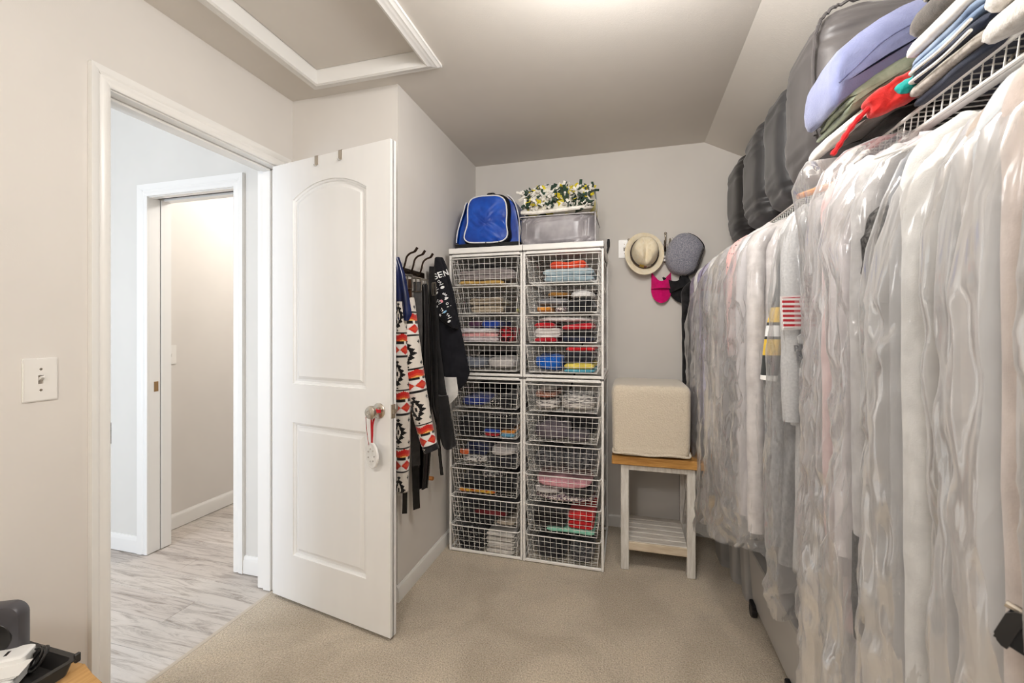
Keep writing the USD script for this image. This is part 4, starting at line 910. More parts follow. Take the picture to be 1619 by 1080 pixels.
# black tee shirt with print
TEE = cloth((26, 26, 31), 4, rough=.92, sheen=.08)
ts = thing('black_tee', 'black tee shirt with white lettering and small pictures hanging by the drawer units', 'shirt', (-.95, 2.15, 1.65))
TY = 2.165
obj('shirt_body', drape([(1.655, -.995, -.972), (1.60, -1.008, -.945), (1.45, -1.02, -.905), (1.28, -1.024, -.868), (1.15, -1.02, -.838), (1.045, -1.012, -.815), (.99, -1.008, -.835), (.93, -1.004, -.90), (.86, -.998, -.965)], TY + .03, .010, 1.5, .014, 40, 70, 3, .035), TEE, ts)
slv = [(1.648, -.985, -.968), (1.56, -1.0, -.938), (1.45, -1.005, -.905), (1.35, -.99, -.875), (1.31, -.94, -.858), (1.285, -.895, -.866), (1.277, -.885, -.872)]
obj('sleeve', drape(slv, TY - .012, .004, 1.0, .012, 30, 50, 4, .026, .002), TEE, ts)
def tee_y(x, z):
    s = np.interp(-z, [-r[0] for r in slv], np.linspace(0, 1, len(slv))); xl = np.interp(-z, [-r[0] for r in slv], [r[1] for r in slv]); xr = np.interp(-z, [-r[0] for r in slv], [r[2] for r in slv])
    u = np.clip((x - xl) / max(xr - xl, .01), .02, .98); return TY - .012 - .026 * math.sin(u * PI) ** .7 - .011
INK, PINKI, BLUEI = plain('white_ink', (226, 226, 226), rough=.7), plain('pink_ink', (226, 150, 158), rough=.7), plain('blue_ink', (140, 190, 224), rough=.7)
TA = -52                                                             # the print runs down along the shoulder slope
def ink(nm, m, x, z, ang, mt):
    m = m.copy(); m.apply_translation([-m.bounds[:, 0].mean(), -m.bounds[:, 1].mean(), 0]); m = mv(m, XZ @ rot('z', ang)); m.apply_translation([x, 0, z])
    v = m.vertices; off = v[:, 1].copy(); v[:, 1] = [tee_y(a, b) for a, b in zip(v[:, 0], v[:, 2])] + np.clip(off, -.002, .0); obj(nm, m, mt, ts)
ink('lettering', meshkit.text_mesh('SEN', .030, .0015, True), -.950, 1.558, 22, INK)
for k, (x, z) in enumerate(((-.953, 1.520), (-.975, 1.492), (-.925, 1.455), (-.958, 1.420), (-.985, 1.425), (-.912, 1.405), (-.938, 1.372), (-.905, 1.345))):
    ink('lettering', meshkit.text_mesh(('Cz', 'Az', 'ale', '12', 'Al', 'O', 'Ty', 'Te')[k], .012, .0015, True), x, z, -30, INK)
    ink('print_bar', extrude(sg.box(0, 0, .020, .0035), .0015), x + .009, z - .014, 25, INK)
for x, z, w, h, mt in ((-.938, 1.490, .014, .020, INK), (-.967, 1.462, .011, .018, INK), (-.940, 1.418, .018, .013, PINKI), (-.917, 1.432, .010, .020, INK), (-.968, 1.390, .011, .016, INK), (-.922, 1.362, .010, .022, BLUEI), (-.950, 1.345, .014, .013, INK), (-.898, 1.312, .011, .020, INK)):
    ink('picture', extrude(sg.Point(0, 0).buffer(1, 6), .0015).apply_transform(np.diag([w / 2, h / 2, 1, 1])), x, z, TA, mt)
t = thing('black_cardigan', 'black cardigan hanging behind the lettered black tee shirt', 'cardigan', (-.96, 2.13, 1.5))
obj('cardigan_body', drape([(1.60, -1.01, -.985), (1.52, -1.016, -.98), (1.2, -1.012, -.965), (.95, -1.004, -.93), (.85, -.998, -.905), (.74, -.968, -.885), (.675, -.935, -.872), (.662, -.925, -.878)], 2.135, .010, 2, .014, 30, 60, 9, .02), cloth((30, 29, 30), 5), t)
obj('sleeve_end', drape([(.93, -.955, -.905), (.82, -.950, -.885), (.72, -.935, -.876), (.675, -.918, -.878), (.66, -.905, -.884)], 2.10, .006, 1, .02, 20, 30, 10, .02), cloth((30, 29, 30), 5), t)
t = thing('white_undershirt', 'white shirt hem showing below the lettered black tee shirt', 'shirt', (-.9, 2.16, .95))
obj('shirt_hem', drape([(1.02, -.95, -.87), (.95, -.960, -.862), (.92, -.962, -.866), (.88, -.958, -.905), (.862, -.952, -.912)], 2.150, .006, 1.5, .006, 30, 30, 12, .012), cloth((206, 204, 200), 6), t)
t = thing('grey_scarf', 'grey hood end standing behind the lettered black tee shirt', 'scarf', (-1.0, 2.2, 1.58))
obj('cloth', drape([(1.585, -1.025, -.995), (1.56, -1.03, -.985), (1.45, -1.032, -.98), (1.30, -1.03, -.99)], 2.21, .004, 1, .012, 16, 24, 14, .02), cloth((84, 84, 86)), t)
pg = thing('wall_peg', 'short round wooden peg on the side wall under the belts', 'peg', (XS, 2.128, .484))
obj('dowel', mv(lathe([(0, 0), (.011, 0), (.011, .044), (.009, .048), (0, .048)], 18), np.array([[0, 0, 1], [1, 0, 0], [0, 1, 0]], float), (XS, 2.128, .484)), grainy('peg_wood', (176, 112, 58), (200, 136, 76), scale=20, rough=.5), pg)

# ------------------------------------------------------------------ ornament on the door knob
RED = cloth((178, 26, 34), 8)
orn = thing('door_ornament', 'white round ornament on a red ribbon hanging from the door knob', 'ornament', tuple(dpt(.648, .03, .93)))
def dl(pts): return np.array([dpt(s, o, z) for s, o, z in pts])
cc = dpt(.645, .034, .760); on = DN * math.cos(.35) - DX * math.sin(.35); ou = np.cross([0, 0, 1.0], on)
dm = lathe([(0, -.005), (.049, -.005), (.052, -.003), (.052, .003), (.049, .005), (.040, .0035), (0, .0035)], 40)
obj('disc', mv(dm, np.column_stack([ou, [0, 0, 1.0], on]), cc), grainy('glazed_white', (222, 220, 216), (236, 234, 231), scale=30, rough=.25, bump=.1), orn)
for k in range(7):
    a = k * .9; obj('relief_mark', mv(trimesh.creation.icosphere(1, .0035), None, cc + on * .0035 + ou * .026 * math.cos(a) + np.array([0, 0, 1.0]) * .026 * math.sin(a)), grainy('relief_grey', (170, 166, 160), (190, 186, 180)) if 'relief_grey' not in MATS else MATS['relief_grey'], orn)
lp_ = np.array([np.array([0, 0, .935]) + DH + DX * (.652 + .0125 * math.cos(a)) + DN * .024 + np.array([0, 0, .0125 * math.sin(a)]) for a in np.linspace(0, 2 * PI, 20, endpoint=False)])
obj('knob_loop', tube(lp_, .0028, 6, closed=True), RED, orn)
obj('ribbon', ribbon(spline(dl([(.640, .026, .930), (.642, .034, .90), (.645, .036, .85), (.646, .036, .808)]), 6), .007, .0012, DX), RED, orn)
obj('ribbon', ribbon(spline(dl([(.657, .026, .925), (.652, .036, .89), (.650, .037, .85), (.648, .037, .808)]), 6), .009, .0012, DX), RED, orn)
obj('thread', tube(spline(dl([(.628, .05, .918), (.628, .045, .86), (.632, .038, .80)]), 5), .0012, 5), cloth((150, 60, 60)), orn)
obj('bow', ribbon(spline(dl([(.640, .040, .940), (.655, .046, .944), (.675, .044, .943), (.694, .036, .942)]), 5), .013, .0015, (0, 0, 1)), RED, orn)
# ------------------------------------------------------------------ wire shelf along the right wall
SX, SZ = .604, 1.745
ws = thing('wire_shelf', 'long white wire shelf along the right wall with a hanging lip', 'shelf', (SX, 1.2, SZ))
obj('front_rail', tube([(SX, -.9, SZ), (SX, YB - .01, SZ)], .0045, 8), WIRE, ws)
obj('hanging_lip', tube([(SX - .004, -.9, SZ - .045), (SX - .004, YB - .01, SZ - .045)], .0045, 8), WIRE, ws)
obj('rear_rail', tube([(XR - .01, -.9, SZ), (XR - .01, YB - .01, SZ)], .004, 8), WIRE, ws)
obj('middle_rail', tube([(.78, -.9, SZ - .004), (.78, YB - .01, SZ - .004)], .003, 6), WIRE, ws)
obj('deck_wires', [tube([(SX - .004, y, SZ - .045), (SX + .001, y, SZ + .003), (XR - .01, y, SZ + .003)], .0018, 4) for y in np.arange(-.9, YB - .01, .0254)], WIRE, ws, kind='stuff', smooth=False)
for y in (.2, 1.25, 2.86):
    obj('brace', ribbon(np.array([(SX + .01, y, SZ - .006), (.78, y, SZ - .15), (XR - .004, y, SZ - .29)]), .018, .003, (0, 1, 0)), WIRE, ws)
obj('hanging_rod', tube([(.625, -.9, 1.712), (.625, YB - .004, 1.712)], .010, 12), WIRE, ws)

# four dark vacuum storage bags, stood on the shelf like books
VB = [grainy('vacuum_bag_%d' % i, a, b, scale=5, rough=.42, bump=.12, bscale=220, spec=.45, sheen=.15) for i, (a, b) in enumerate((((40, 38, 38), (50, 48, 48)), ((58, 57, 58), (70, 69, 70)), ((56, 56, 58), (68, 67, 68)), ((76, 72, 72), (88, 84, 83))))]
def vacuum_bag(label, y0, y1, xf, seed, mt, zt=2.235):
    t = thing('storage_bag', label, 'storage bag', ((xf + XR) / 2, (y0 + y1) / 2, SZ + .006), 'dark storage bags on the wire shelf')
    zc, hz = (SZ + .006 + zt) / 2, (zt - SZ - .006) / 2
    m = pillow(((xf + XR - .01) / 2, (y0 + y1) / 2, zc), ((XR - .01 - xf) / 2, (y1 - y0) / 2, hz), .44, 110, 64, amp=.010, scale=6, seed=seed)
    v = m.vertices
    near = np.clip(((y0 + y1) / 2 - v[:, 1]) / ((y1 - y0) / 2), 0, 1)
    wr = -np.abs(fbm(v @ rot('x', 0) * [5, 3, 22] + seed, 3, seed)) ** 1.3 * .13
    v[:, 1] -= wr * .6 * near - .012 * near; v[:, 0] -= wr * .5 * (v[:, 0] < xf + .12)
    v[:, 2] += .012 * fbm(v * [26, 20, 0] + seed, 2, seed) * (v[:, 2] > zt - .05)
    v[:, 2] = np.clip(v[:, 2], SZ + .006, None); v[:, 2] = np.minimum(v[:, 2], C - SL * (v[:, 0] - XF) - .012 - .006 * np.abs(fbm(v * [40, 30, 0], 2, 3)))
    m.vertices = v; obj('bag_body', m, mt, t)
    if zt > 2.236:
        q = []
        for a in np.linspace(-.1 * PI, .62 * PI, 40):
            x = (xf + XR - .01) / 2 - np.sign(math.cos(a)) * abs(math.cos(a)) ** .44 * ((XR - .01 - xf) / 2 * .99); z = zc + np.sign(math.sin(a)) * abs(math.sin(a)) ** .44 * hz
            q.append((x, y0 + .06 + .004 * math.sin(a * 23), min(z, C - SL * (x - XF) - .014) + .003 * math.sin(a * 40)))
        obj('top_seam', tube(np.array(q), .005, 6), mt, t)
vacuum_bag('dark storage bag at the far end of the wire shelf, against the back wall', 2.52, 2.88, .545, 1, VB[0], 2.225)
vacuum_bag('grey creased storage bag, second from the back wall on the wire shelf', 2.17, 2.515, .545, 2, VB[1])
vacuum_bag('smooth dark storage bag right behind the biggest one on the wire shelf', 1.86, 2.165, .548, 3, VB[2])
vacuum_bag('biggest grey storage bag on the wire shelf, behind the folded hoodie stack', 1.46, 1.855, .530, 4, VB[3], 2.240)

# folded clothes on the shelf; stack A droops over the front edge
def droop(x, amt): return -amt * np.clip((.64 - x) / .16, 0, 1.2) ** 1.4
def shelf_fold(name, label, cat, col, y0, y1, x0, x1, z0, H, n, seed, amt=0.0, grp='folded clothes on the wire shelf', kind='fold', rim=None, amp=1.0):
    D, L = x1 - x0, y1 - y0
    if kind == 'fold': m = fold_mesh(L, D, H, n, seed, amp)
    else:
        m = pillow((0, D / 2, H / 2), (L / 2, D / 2, H / 2), .55, 60, 30, amp=.012, scale=15, seed=seed); m.vertices[:, 2] = np.maximum(m.vertices[:, 2], 0)
    for _ in range(0): m = m.subdivide()
    v = m.vertices.copy(); w = np.column_stack([x0 + v[:, 1], (y0 + y1) / 2 - v[:, 0], z0 + v[:, 2]]); w[:, 2] += droop(w[:, 0], amt); m = outward(T(w, m.faces))
    if isinstance(col, tuple): col = cloth(col)
    if rim is None: return obj(name, m, col, label=label, cat=cat, group=grp)
    t = thing(name, label, cat, (x0 + .1, (y0 + y1) / 2, z0), grp); obj('folded_body', m, col, t)
    for k, zz in enumerate(rim[1]):
        ys = np.linspace(y0 + .01, y1 - .012, 14); pts = np.column_stack([x0 - .006 + .012 * ((ys - y0) / L > .93), ys, z0 + zz + .003 * np.sin(ys * 30)]); pts[:, 2] += droop(pts[:, 0], amt)
        back = [(x0 + .05, y1 - .002, z0 + zz), (x0 + .13, y1 - .002, z0 + zz + .002)] if rim[2] else []
        bb_ = np.array(back).reshape(-1, 3); bb_[:, 2] += droop(bb_[:, 0], amt) if len(bb_) else 0
        obj('piping', tube(spline(np.vstack([pts, bb_]), 3), .0032, 6), rim[0], t)
    return t
DEN = lambda nm, a, b: grainy(nm, a, b, scale=9, rough=.85, bump=.4, bscale=500, sheen=.15)
A0, A1 = 1.205, 1.40
shelf_fold('folded_trousers', 'black folded trousers at the bottom of the hoodie stack on the shelf', 'trousers', (40, 38, 38), A0 + .01, A1, .59, .90, SZ + .006, .034, 1, 31, .04)
shelf_fold('folded_tee', 'brown folded tee under the white one in the hoodie stack', 'shirt', (106, 98, 92), A0, A1, .53, .90, SZ + .041, .026, 1, 32, .06)
shelf_fold('folded_tee', 'white folded tee drooping over the shelf edge under the sage shirt', 'shirt', (228, 222, 214), A0, A1, .475, .90, SZ + .068, .034, 1, 33, .095)
shelf_fold('sage_shirt', 'sage green crumpled shirt under the periwinkle hoodie on the shelf', 'shirt', (132, 140, 120), A0 - .005, A1, .492, .90, SZ + .103, .060, 3, 34, .085, amp=2.2)
shelf_fold('folded_hoodie', 'periwinkle blue thick folded hoodie drooping off the top of its stack', 'hoodie', grainy('periwinkle_fleece', (112, 118, 154), (126, 132, 168), scale=14, rough=.9, bump=.5, bscale=300, sheen=.35), A0 - .01, A1, .468, .90, SZ + .142, .132, 1, 35, .085, amp=.6)
obj('hoodie_seam', tube(spline([(.470, A0 - .012, 1.842), (.50, A0 - .0155, 1.870), (.56, A0 - .0165, 1.925), (.64, A0 - .0155, 1.965)], 6), .0018, 5), cloth((96, 102, 140)), parent='/World/folded_hoodie_001' if stage.GetPrimAtPath('/World/folded_hoodie_002') is None else '/World/folded_hoodie_001')
t = thing('drawstring_shorts', 'red and teal shorts with a dangling red drawstring on the wire shelf', 'shorts', (.56, 1.14, 1.78))
def tilted(c, h, e, seed, deg=-28):
    m = pillow((0, 0, 0), h, e, 60, 34, amp=.012, scale=34, seed=seed); return mv(m, rot('y', deg), c)
obj('shorts_body', tilted((.560, 1.150, 1.782), (.062, .030, .026), .6, 40), cloth((200, 40, 36)), t)
obj('teal_panel', tilted((.575, 1.128, 1.786), (.034, .018, .016), .7, 41), cloth((20, 142, 136)), t)
obj('drawstring', tube(spline([(.512, 1.150, 1.760), (.492, 1.160, 1.738), (.476, 1.166, 1.715), (.462, 1.170, 1.690), (.448, 1.172, 1.668)], 8) + np.array([0, 0, 0]), [.0055 + .001 * math.sin(k * 1.1) for k in range(33)], 8), cloth((196, 30, 34)), t)
B0, B1 = .915, 1.115
DK = DEN('dark_denim', (40, 46, 62), (60, 68, 88)); LD = DEN('light_denim', (92, 112, 140), (150, 166, 188)); ND = DEN('navy_denim', (26, 32, 48), (40, 48, 68))
shelf_fold('folded_jeans', 'dark blue jeans at the very bottom of the denim stack', 'jeans', DK, B0, B1 + .03, .572, .90, SZ + .006, .017, 1, 51, .055)
shelf_fold('wool_sweater', 'light grey wool sweater between two dark jeans on the shelf', 'sweater', grainy('grey_wool', (150, 142, 132), (188, 180, 170), scale=60, rough=.95, bump=.8, bscale=160, sheen=.4), B0, B1 + .015, .562, .90, SZ + .0235, .022, 1, 52, .055)
shelf_fold('piped_jeans', 'navy jeans with white piping in the middle of the denim stack', 'jeans', ND, B0, B1, .560, .90, SZ + .046, .024, 1, 53, .055, rim=(WHT, (.003, .021), True))
shelf_fold('light_jeans', 'faded light blue jeans under the white top in the denim stack', 'jeans', LD, B0, B1, .556, .90, SZ + .0705, .030, 2, 54, .055)
shelf_fold('folded_tee', 'smooth white folded top near the top of the denim stack', 'shirt', (230, 226, 220), B0, B1, .556, .90, SZ + .101, .032, 1, 55, .055, amp=.5)
shelf_fold('felt_jacket', 'dark taupe felt jacket on the white top of the denim stack', 'jacket', grainy('taupe_felt', (66, 61, 56), (84, 78, 72), scale=60, rough=.95, bump=.4, bscale=300, sheen=.3), B0, B1 - .005, .562, .90, SZ + .134, .052, 1, 56, .05, amp=.6)
shelf_fold('navy_cardigan', 'navy knit with white edging crowning the denim stack', 'cardigan', (30, 34, 50), B0, B1 - .02, .575, .90, SZ + .187, .045, 1, 57, .04, rim=(WHT, (.006, .038), True), amp=.6)
FUZ = grainy('white_terry', (206, 200, 192), (226, 221, 214), scale=70, rough=.95, bump=1.0, bscale=140, sheen=.4, dist=.004)
shelf_fold('terry_towel', 'lower off white terry towel at the near end of the shelf', 'towel', FUZ, .42, .905, .552, .90, SZ + .006, .042, 1, 61, .075, amp=.7)
shelf_fold('terry_towel', 'upper off white terry towel at the near end of the shelf', 'towel', FUZ, .42, .90, .556, .90, SZ + .049, .062, 1, 62, .07, amp=.7)
shelf_fold('terry_towel', 'topmost off white terry towel at the near end of the shelf', 'towel', FUZ, .42, .89, .566, .90, SZ + .112, .055, 1, 63, .06, amp=.7)

# ------------------------------------------------------------------ clothes on the rod, most of them in clear film
def film(name, tint, a0, a1, pw=1.3, rough=.15, gl=.42, bump=.5):
    return M(name, {'lw': ('layer_weight', dict(blend=.5)), 'pw': ('math', dict(math_type='power', value2=pw)), 'ma': ('math', dict(math_type='multiply_add', value2=a1, value3=a0)),
        'tc': ('texture_coordinate', {}), 'mp': ('mapping', dict(scale=(1, 1, .09))), 'n': ('noise_texture', dict(scale=26, detail=3, roughness=.5, distortion=.5)),
        'mq': ('mapping', dict(scale=(1, 1, .45), rotation=(.3, .5, .2))), 'n2': ('noise_texture', dict(scale=15, detail=3, roughness=.55, distortion=1.6, type='ridged_multifractal')), 'ad': ('math', dict(math_type='multiply_add', value2=.35)),
        'b': ('bump', dict(strength=bump, distance=.012)),
        'fr': ('fresnel', dict(IOR=1.5)), 'fm': ('math', dict(math_type='multiply', value2=gl)), 't': ('transparent_bsdf', dict(color=(.985, .985, .985))), 'd': ('diffuse_bsdf', dict(color=tint)), 's': ('translucent_bsdf', dict(color=tint)),
        'ds': ('mix_closure', dict(fac=.40)), 'm1': ('mix_closure', {}), 'g': ('glossy_bsdf', dict(color=(1, 1, 1), roughness=rough)), 'm2': ('mix_closure', {})},
        [('lw.facing', 'pw.value1'), ('pw.value', 'ma.value1'), ('tc.object', 'mp.vector'), ('mp.vector', 'n.vector'), ('tc.object', 'mq.vector'), ('mq.vector', 'n2.vector'), ('n2.fac', 'ad.value1'), ('n.fac', 'ad.value3'), ('ad.value', 'b.height'),
         ('b.normal', 'g.normal'), ('b.normal', 'fr.normal'), ('fr.fac', 'fm.value1'),
         ('d.BSDF', 'ds.closure1'), ('s.BSDF', 'ds.closure2'), ('ma.value', 'm1.fac'), ('t.BSDF', 'm1.closure1'), ('ds.closure', 'm1.closure2'), ('fm.value', 'm2.fac'), ('m1.closure', 'm2.closure1'), ('g.BSDF', 'm2.closure2')], 'm2.closure')
FILM = film('clear_film', (.87, .87, .88), .14, .52, pw=2.0, rough=.10, gl=.38, bump=.6)
FILMM = film('milky_film', (.82, .81, .81), .26, .50, pw=1.8, rough=.13, gl=.32, bump=.4)
XC = .625
def hanger(label, y, wood=True):
    t = thing('clothes_hanger', label, 'hanger', (XC, y, 1.66), 'hangers on the rod')
    mt = MATS.get('hanger_wood') or grainy('hanger_wood', (188, 118, 58), (214, 146, 84), scale=14, rough=.4, stretch=(1, 14, 14))
    wood_r = 1.0 if wood else .28
    if not wood: mt = MATS.get('hanger_white') or plain('hanger_white', (232, 230, 226), rough=.35)
    dz = -.064 * float(np.clip((1.12 - y) / .30, 0, 1)); s = np.linspace(-1, 1, 25); P = np.column_stack([XC + .205 * s, np.full(25, y), 1.664 + dz - .052 * np.abs(s) ** 1.25])
    obj('shoulder_bar', tube(P, [(.010 - .003 * abs(q) ** 3) * wood_r for q in s], 8), mt, t)
    a = np.linspace(-.5 * PI, .95 * PI, 18); hk_ = np.vstack([[(XC, y, 1.664 + dz), (XC, y, 1.690)], np.column_stack([XC + .0165 * np.cos(a) , np.full(18, y), 1.7115 + .0165 * np.sin(a)])])
    obj('hook', tube(hk_, .0022, 8), STEEL, t)
    return t
def garment(name, label, cat, y, col, xl, hem, slv=1.02, ty=.030, seed=0, parts=True, grp='clothes on the rod', zs=0.0, col2=None, left_only=False, wmul=1.0, out=0.0):
    """a shirt on a hanger: body, two sleeves, collar; xl the leftmost x of its sleeve"""
    zs += -.058 * float(np.clip((1.12 - y) / .30, 0, 1))                       # the heavier coats of the near end hang lower
    t = thing(name, label, cat, (XC, y, hem), grp); mt = cloth(col) if isinstance(col, tuple) else col
    hw = (XC - xl) * wmul; wb = hw - .052; nz, m = 60, 64
    zz = np.array([1.668, 1.66, 1.648, 1.628, 1.600, 1.56, 1.50, 1.42]) + zs; ww = np.array([.035, .06, .10, wb * .86, wb * .97, wb, wb * .97, wb * .94])
    z = np.r_[zz, np.linspace(1.40 + zs, hem, nz - 8)]; w = np.r_[ww, np.linspace(wb * .94, wb * 1.06, nz - 8)]; th = np.r_[.012, .018, .022, .026, .030, .032, .034, .035, np.full(nz - 8, .035)] * ty / .030
    a = np.arange(m) * 2 * PI / m; sp = lambda q, e: np.sign(q) * np.abs(q) ** e
    X = XC + w[:, None] * sp(np.cos(a), .8); Y = y + th[:, None] * sp(np.sin(a), .8); Z = np.repeat(z[:, None], m, 1)
    d = np.clip((1.6 - Z) / .5, 0, 1)
    Y += d * (.016 * np.sin(X * 34 + seed + fbm(np.stack([X * 0, X * 0, Z * 2 + seed], -1), 2, seed) * 4) + fbm(np.stack([X * 16, Z * 4, Y * 0 + seed], -1), 3, seed) * .03)
    Z += np.where(Z < hem + .04, fbm(np.stack([X * 9, Y * 9, X * 0 + seed], -1), 2, seed) * .03, 0)
    obj('body', rings(np.stack([X, Y, Z], -1)), mt, t)
    cm = cloth(col2) if isinstance(col2, tuple) else col2
    for s in ((-1,) if left_only else (-1, 1)):
        e = slv; dz = 1.63 + zs - e
        ax = np.array([(XC + s * (wb * .80), y, 1.622 + zs), (XC + s * (wb + .012), y - .004, 1.56 + zs), (XC + s * (hw - .034), y - .006, 1.46 + zs), (XC + s * (hw - .033 + out * .5), y - .006, max(e + (1.46 - e) * .5, e + .01)), (XC + s * (hw - .036 + out), y - .005, e)])
        A = spline(ax, 10); n = len(A); g = np.gradient(A, axis=0); g /= np.linalg.norm(g, axis=1, keepdims=True); sd = np.cross(g, [0, 1, 0]); sd /= np.linalg.norm(sd, axis=1, keepdims=True)
        rr = np.interp(np.linspace(0, 1, n), [0, .15, .4, 1], [.028, .040, .038, .031]); b = np.arange(28) * 2 * PI / 28
        P = A[:, None] + (rr[:, None] * .78 * np.cos(b))[..., None] * sd[:, None] + (rr[:, None] * .72 * np.sin(b))[..., None] * np.array([0, 1.0, 0])
        P = P + (fbm(P * [16, 16, 9] + seed, 3, seed) * .024)[..., None] * np.array([.7, .7, 0])
        sl_ = obj('sleeve', rings(P), mt, t)
        if cm is not None: obj('cuff', rings(np.concatenate([P[-6:] + (P[-6:] - A[-6:, None]) * .08])), cm, sl_)
    if parts:
        ca_ = np.linspace(0, 2 * PI, 24, endpoint=False); R = [np.column_stack([XC + r * 1.5 * np.cos(ca_), y + r * .55 * np.sin(ca_), np.full(24, zc_) + .008 * np.sin(ca_)]) for r, zc_ in ((.036, 1.650 + zs), (.034, 1.672 + zs), (.040, 1.675 + zs), (.044, 1.648 + zs))]
        obj('collar', rings(np.array(R), caps=False), cm or mt, t)
    return t
def film_bag(label, y, xl, bot, ty=.045, seed=0, mt=None, top=1.672, square=0.0, flare=.0, crumple=1.0, xr=None, lean=0.0, nz=96, m=190, xtop=None):
    """clear film over a hanger: closed ring sections, open at the bottom"""
    top -= .058 * float(np.clip((1.12 - y) / .30, 0, 1))
    xr = xr if xr is not None else 2 * XC - xl; xm = (xl + xr) / 2; hw = (xr - xl) / 2
    zt = np.array([top, top - .006, top - .03, top - .075, top - .14, top - .22, top - .30]); k0 = np.array([.16, .22, .48, .76, .90, .97, 1.0]); k0 = k0 * (1 - square) + square * np.array([.5, .97, 1, 1, 1, 1, 1])
    z = np.r_[zt, np.linspace(top - .32, bot, nz - 7)]; k = np.r_[k0, np.linspace(1.0, 1.0 + flare, nz - 7)]
    hwl = np.interp(z, [bot, top - .25, top], [hw, hw, xm - xtop if xtop is not None else hw])
    th = np.interp(z, [bot, top - .3, top - .08, top], [ty * 1.15, ty, ty * .8, .010])
    a = np.arange(m) * 2 * PI / m; c, s = np.cos(a), np.sin(a); sp = lambda q, e: np.sign(q) * np.abs(q) ** e
    X = xm + np.where(c < 0, hwl[:, None], hw) * k[:, None] * sp(c, .6); Y = y + th[:, None] * sp(s, .55) + lean * (1.6 - z)[:, None]; Z = np.repeat(z[:, None], m, 1)
    Q = np.stack([X, Y, Z], -1); N = np.stack([c[None] + 0 * Z, s[None] * 1.4 + 0 * Z, 0 * Z], -1); N /= np.linalg.norm(N, axis=-1, keepdims=True)
    fade = np.clip((top - Z) / .05, 0, 1)
    warp = fbm(Q * [3, 3, 1.2] + seed, 2, seed)[..., None] * np.array([.10, .10, .2])
    f1 = fbm((Q + warp) * [20, 20, 1.6] + seed * 2.1, 3, seed); f2 = np.abs(fbm((Q + warp) * [38, 38, 3.2] + seed, 2, seed + 3)); f3 = np.abs(fbm((Q @ rot('y', 30) + warp) * [24, 24, 3] + seed, 2, seed + 5))
    disp = .006 + f1 * .055 + (.005 - f2 * .028) + (.007 - f3 * .050)
    Q = Q + N * (np.clip(disp, -.014, .028) * fade * crumple)[..., None]
    low = np.clip((bot + .16 - Z) / .16, 0, 1); Q += low[..., None] * (np.stack([fbm(Q * [13, 13, 16] + seed + j * 9, 3, seed + j) for j in range(3)], -1) * np.array([.06, .06, .035]))
    Q[..., 2] = np.maximum(Q[..., 2], .012)
    t = obj('garment_bag', sheet(np.concatenate([Q, Q[:, :1]], 1)), mt or FILM, label=label, cat='garment bag', group='clear film bags on the rod', smooth=48)
    return t
WH = (222, 220, 219)
PINKS = grainy('pink_speckle', (226, 178, 174), (232, 190, 185), scale=30, rough=.8, bump=.3, bscale=300); 
PINKS = M('pink_speckle_print', {'tc': ('texture_coordinate', {}), 'v': ('voronoi_texture', dict(scale=62)), 'r': ('rgb_ramp', dict(ramp=[(.0, lin((60, 44, 50))), (.19, lin((70, 50, 56))), (.21, lin((228, 180, 176))), (1, lin((232, 188, 184)))])), 'p': ('principled_bsdf', dict(roughness=.85, sheen_weight=.2))}, [('tc.object', 'v.vector'), ('v.distance', 'r.fac'), ('r.color', 'p.base_color')], 'p.BSDF')
HEATH = grainy('heather_grey', (112, 112, 114), (168, 168, 168), scale=120, rough=.9, bump=.4, bscale=400, stretch=(1, 1, .5), sheen=.2)
STRIPES = M('team_stripes', {'g': ('geometry', {}), 'x': ('separate_xyz', {}), 'mr': ('map_range', dict(from_min=1.105, from_max=1.42, to_min=0.0, to_max=1.0, clamp=True)),
    'r': ('rgb_ramp', dict(ramp=[(0, lin((232, 230, 226))), (.055, lin((232, 230, 226))), (.06, lin((38, 42, 42))), (.25, lin((38, 42, 42))), (.26, lin((226, 186, 52))), (.41, lin((226, 186, 52))), (.42, lin((38, 42, 42))), (.44, lin((38, 42, 42))), (.45, lin((228, 228, 228))), (.55, lin((228, 228, 228))), (.56, lin((38, 42, 42))), (.58, lin((38, 42, 42))), (.59, lin((226, 186, 52))), (.73, lin((226, 186, 52))), (.74, lin((38, 44, 46))), (1, lin((38, 44, 46)))], interpolate=False)),
    'p': ('principled_bsdf', dict(roughness=.8, sheen_weight=.2))}, [('g.position', 'x.vector'), ('x.z', 'mr.value'), ('mr.result', 'r.fac'), ('r.color', 'p.base_color')], 'p.BSDF')
# far to near
garment('black_coat', 'black coat hanging uncovered at the far end of the rod', 'coat', 2.845, (34, 33, 35), .300, .62, .80, seed=1, zs=-.06)
garment('lavender_shirt', 'dusty lavender shirt sleeve showing beside the black coat', 'shirt', 2.755, (150, 140, 158), .335, .85, 1.17, seed=2, zs=-.02)
garment('white_shirt', 'white shirt in film, the one nearest the back wall', 'shirt', 2.66, WH, .345, .75, .86, seed=3)
garment('lilac_shirt', 'lilac shirt with long sleeve in film, nearest the back wall', 'shirt', 2.56, (176, 168, 200), .350, .70, .80, seed=4)
garment('purple_tunic', 'muted purple tunic hanging between the lilac shirts', 'tunic', 2.47, (136, 124, 148), .352, .66, .78, seed=5)
garment('lilac_shirt', 'pale lilac shirt in film, second of its colour from the back wall', 'shirt', 2.38, (196, 192, 212), .350, .70, .74, seed=6)
garment('white_blouse', 'white blouse in film behind the pink speckled sleeve', 'blouse', 2.26, WH, .352, .62, .70, seed=7)
garment('cream_blouse', 'warm white blouse in film under the storage bags', 'blouse', 2.15, (216, 208, 200), .352, .60, .70, seed=8)
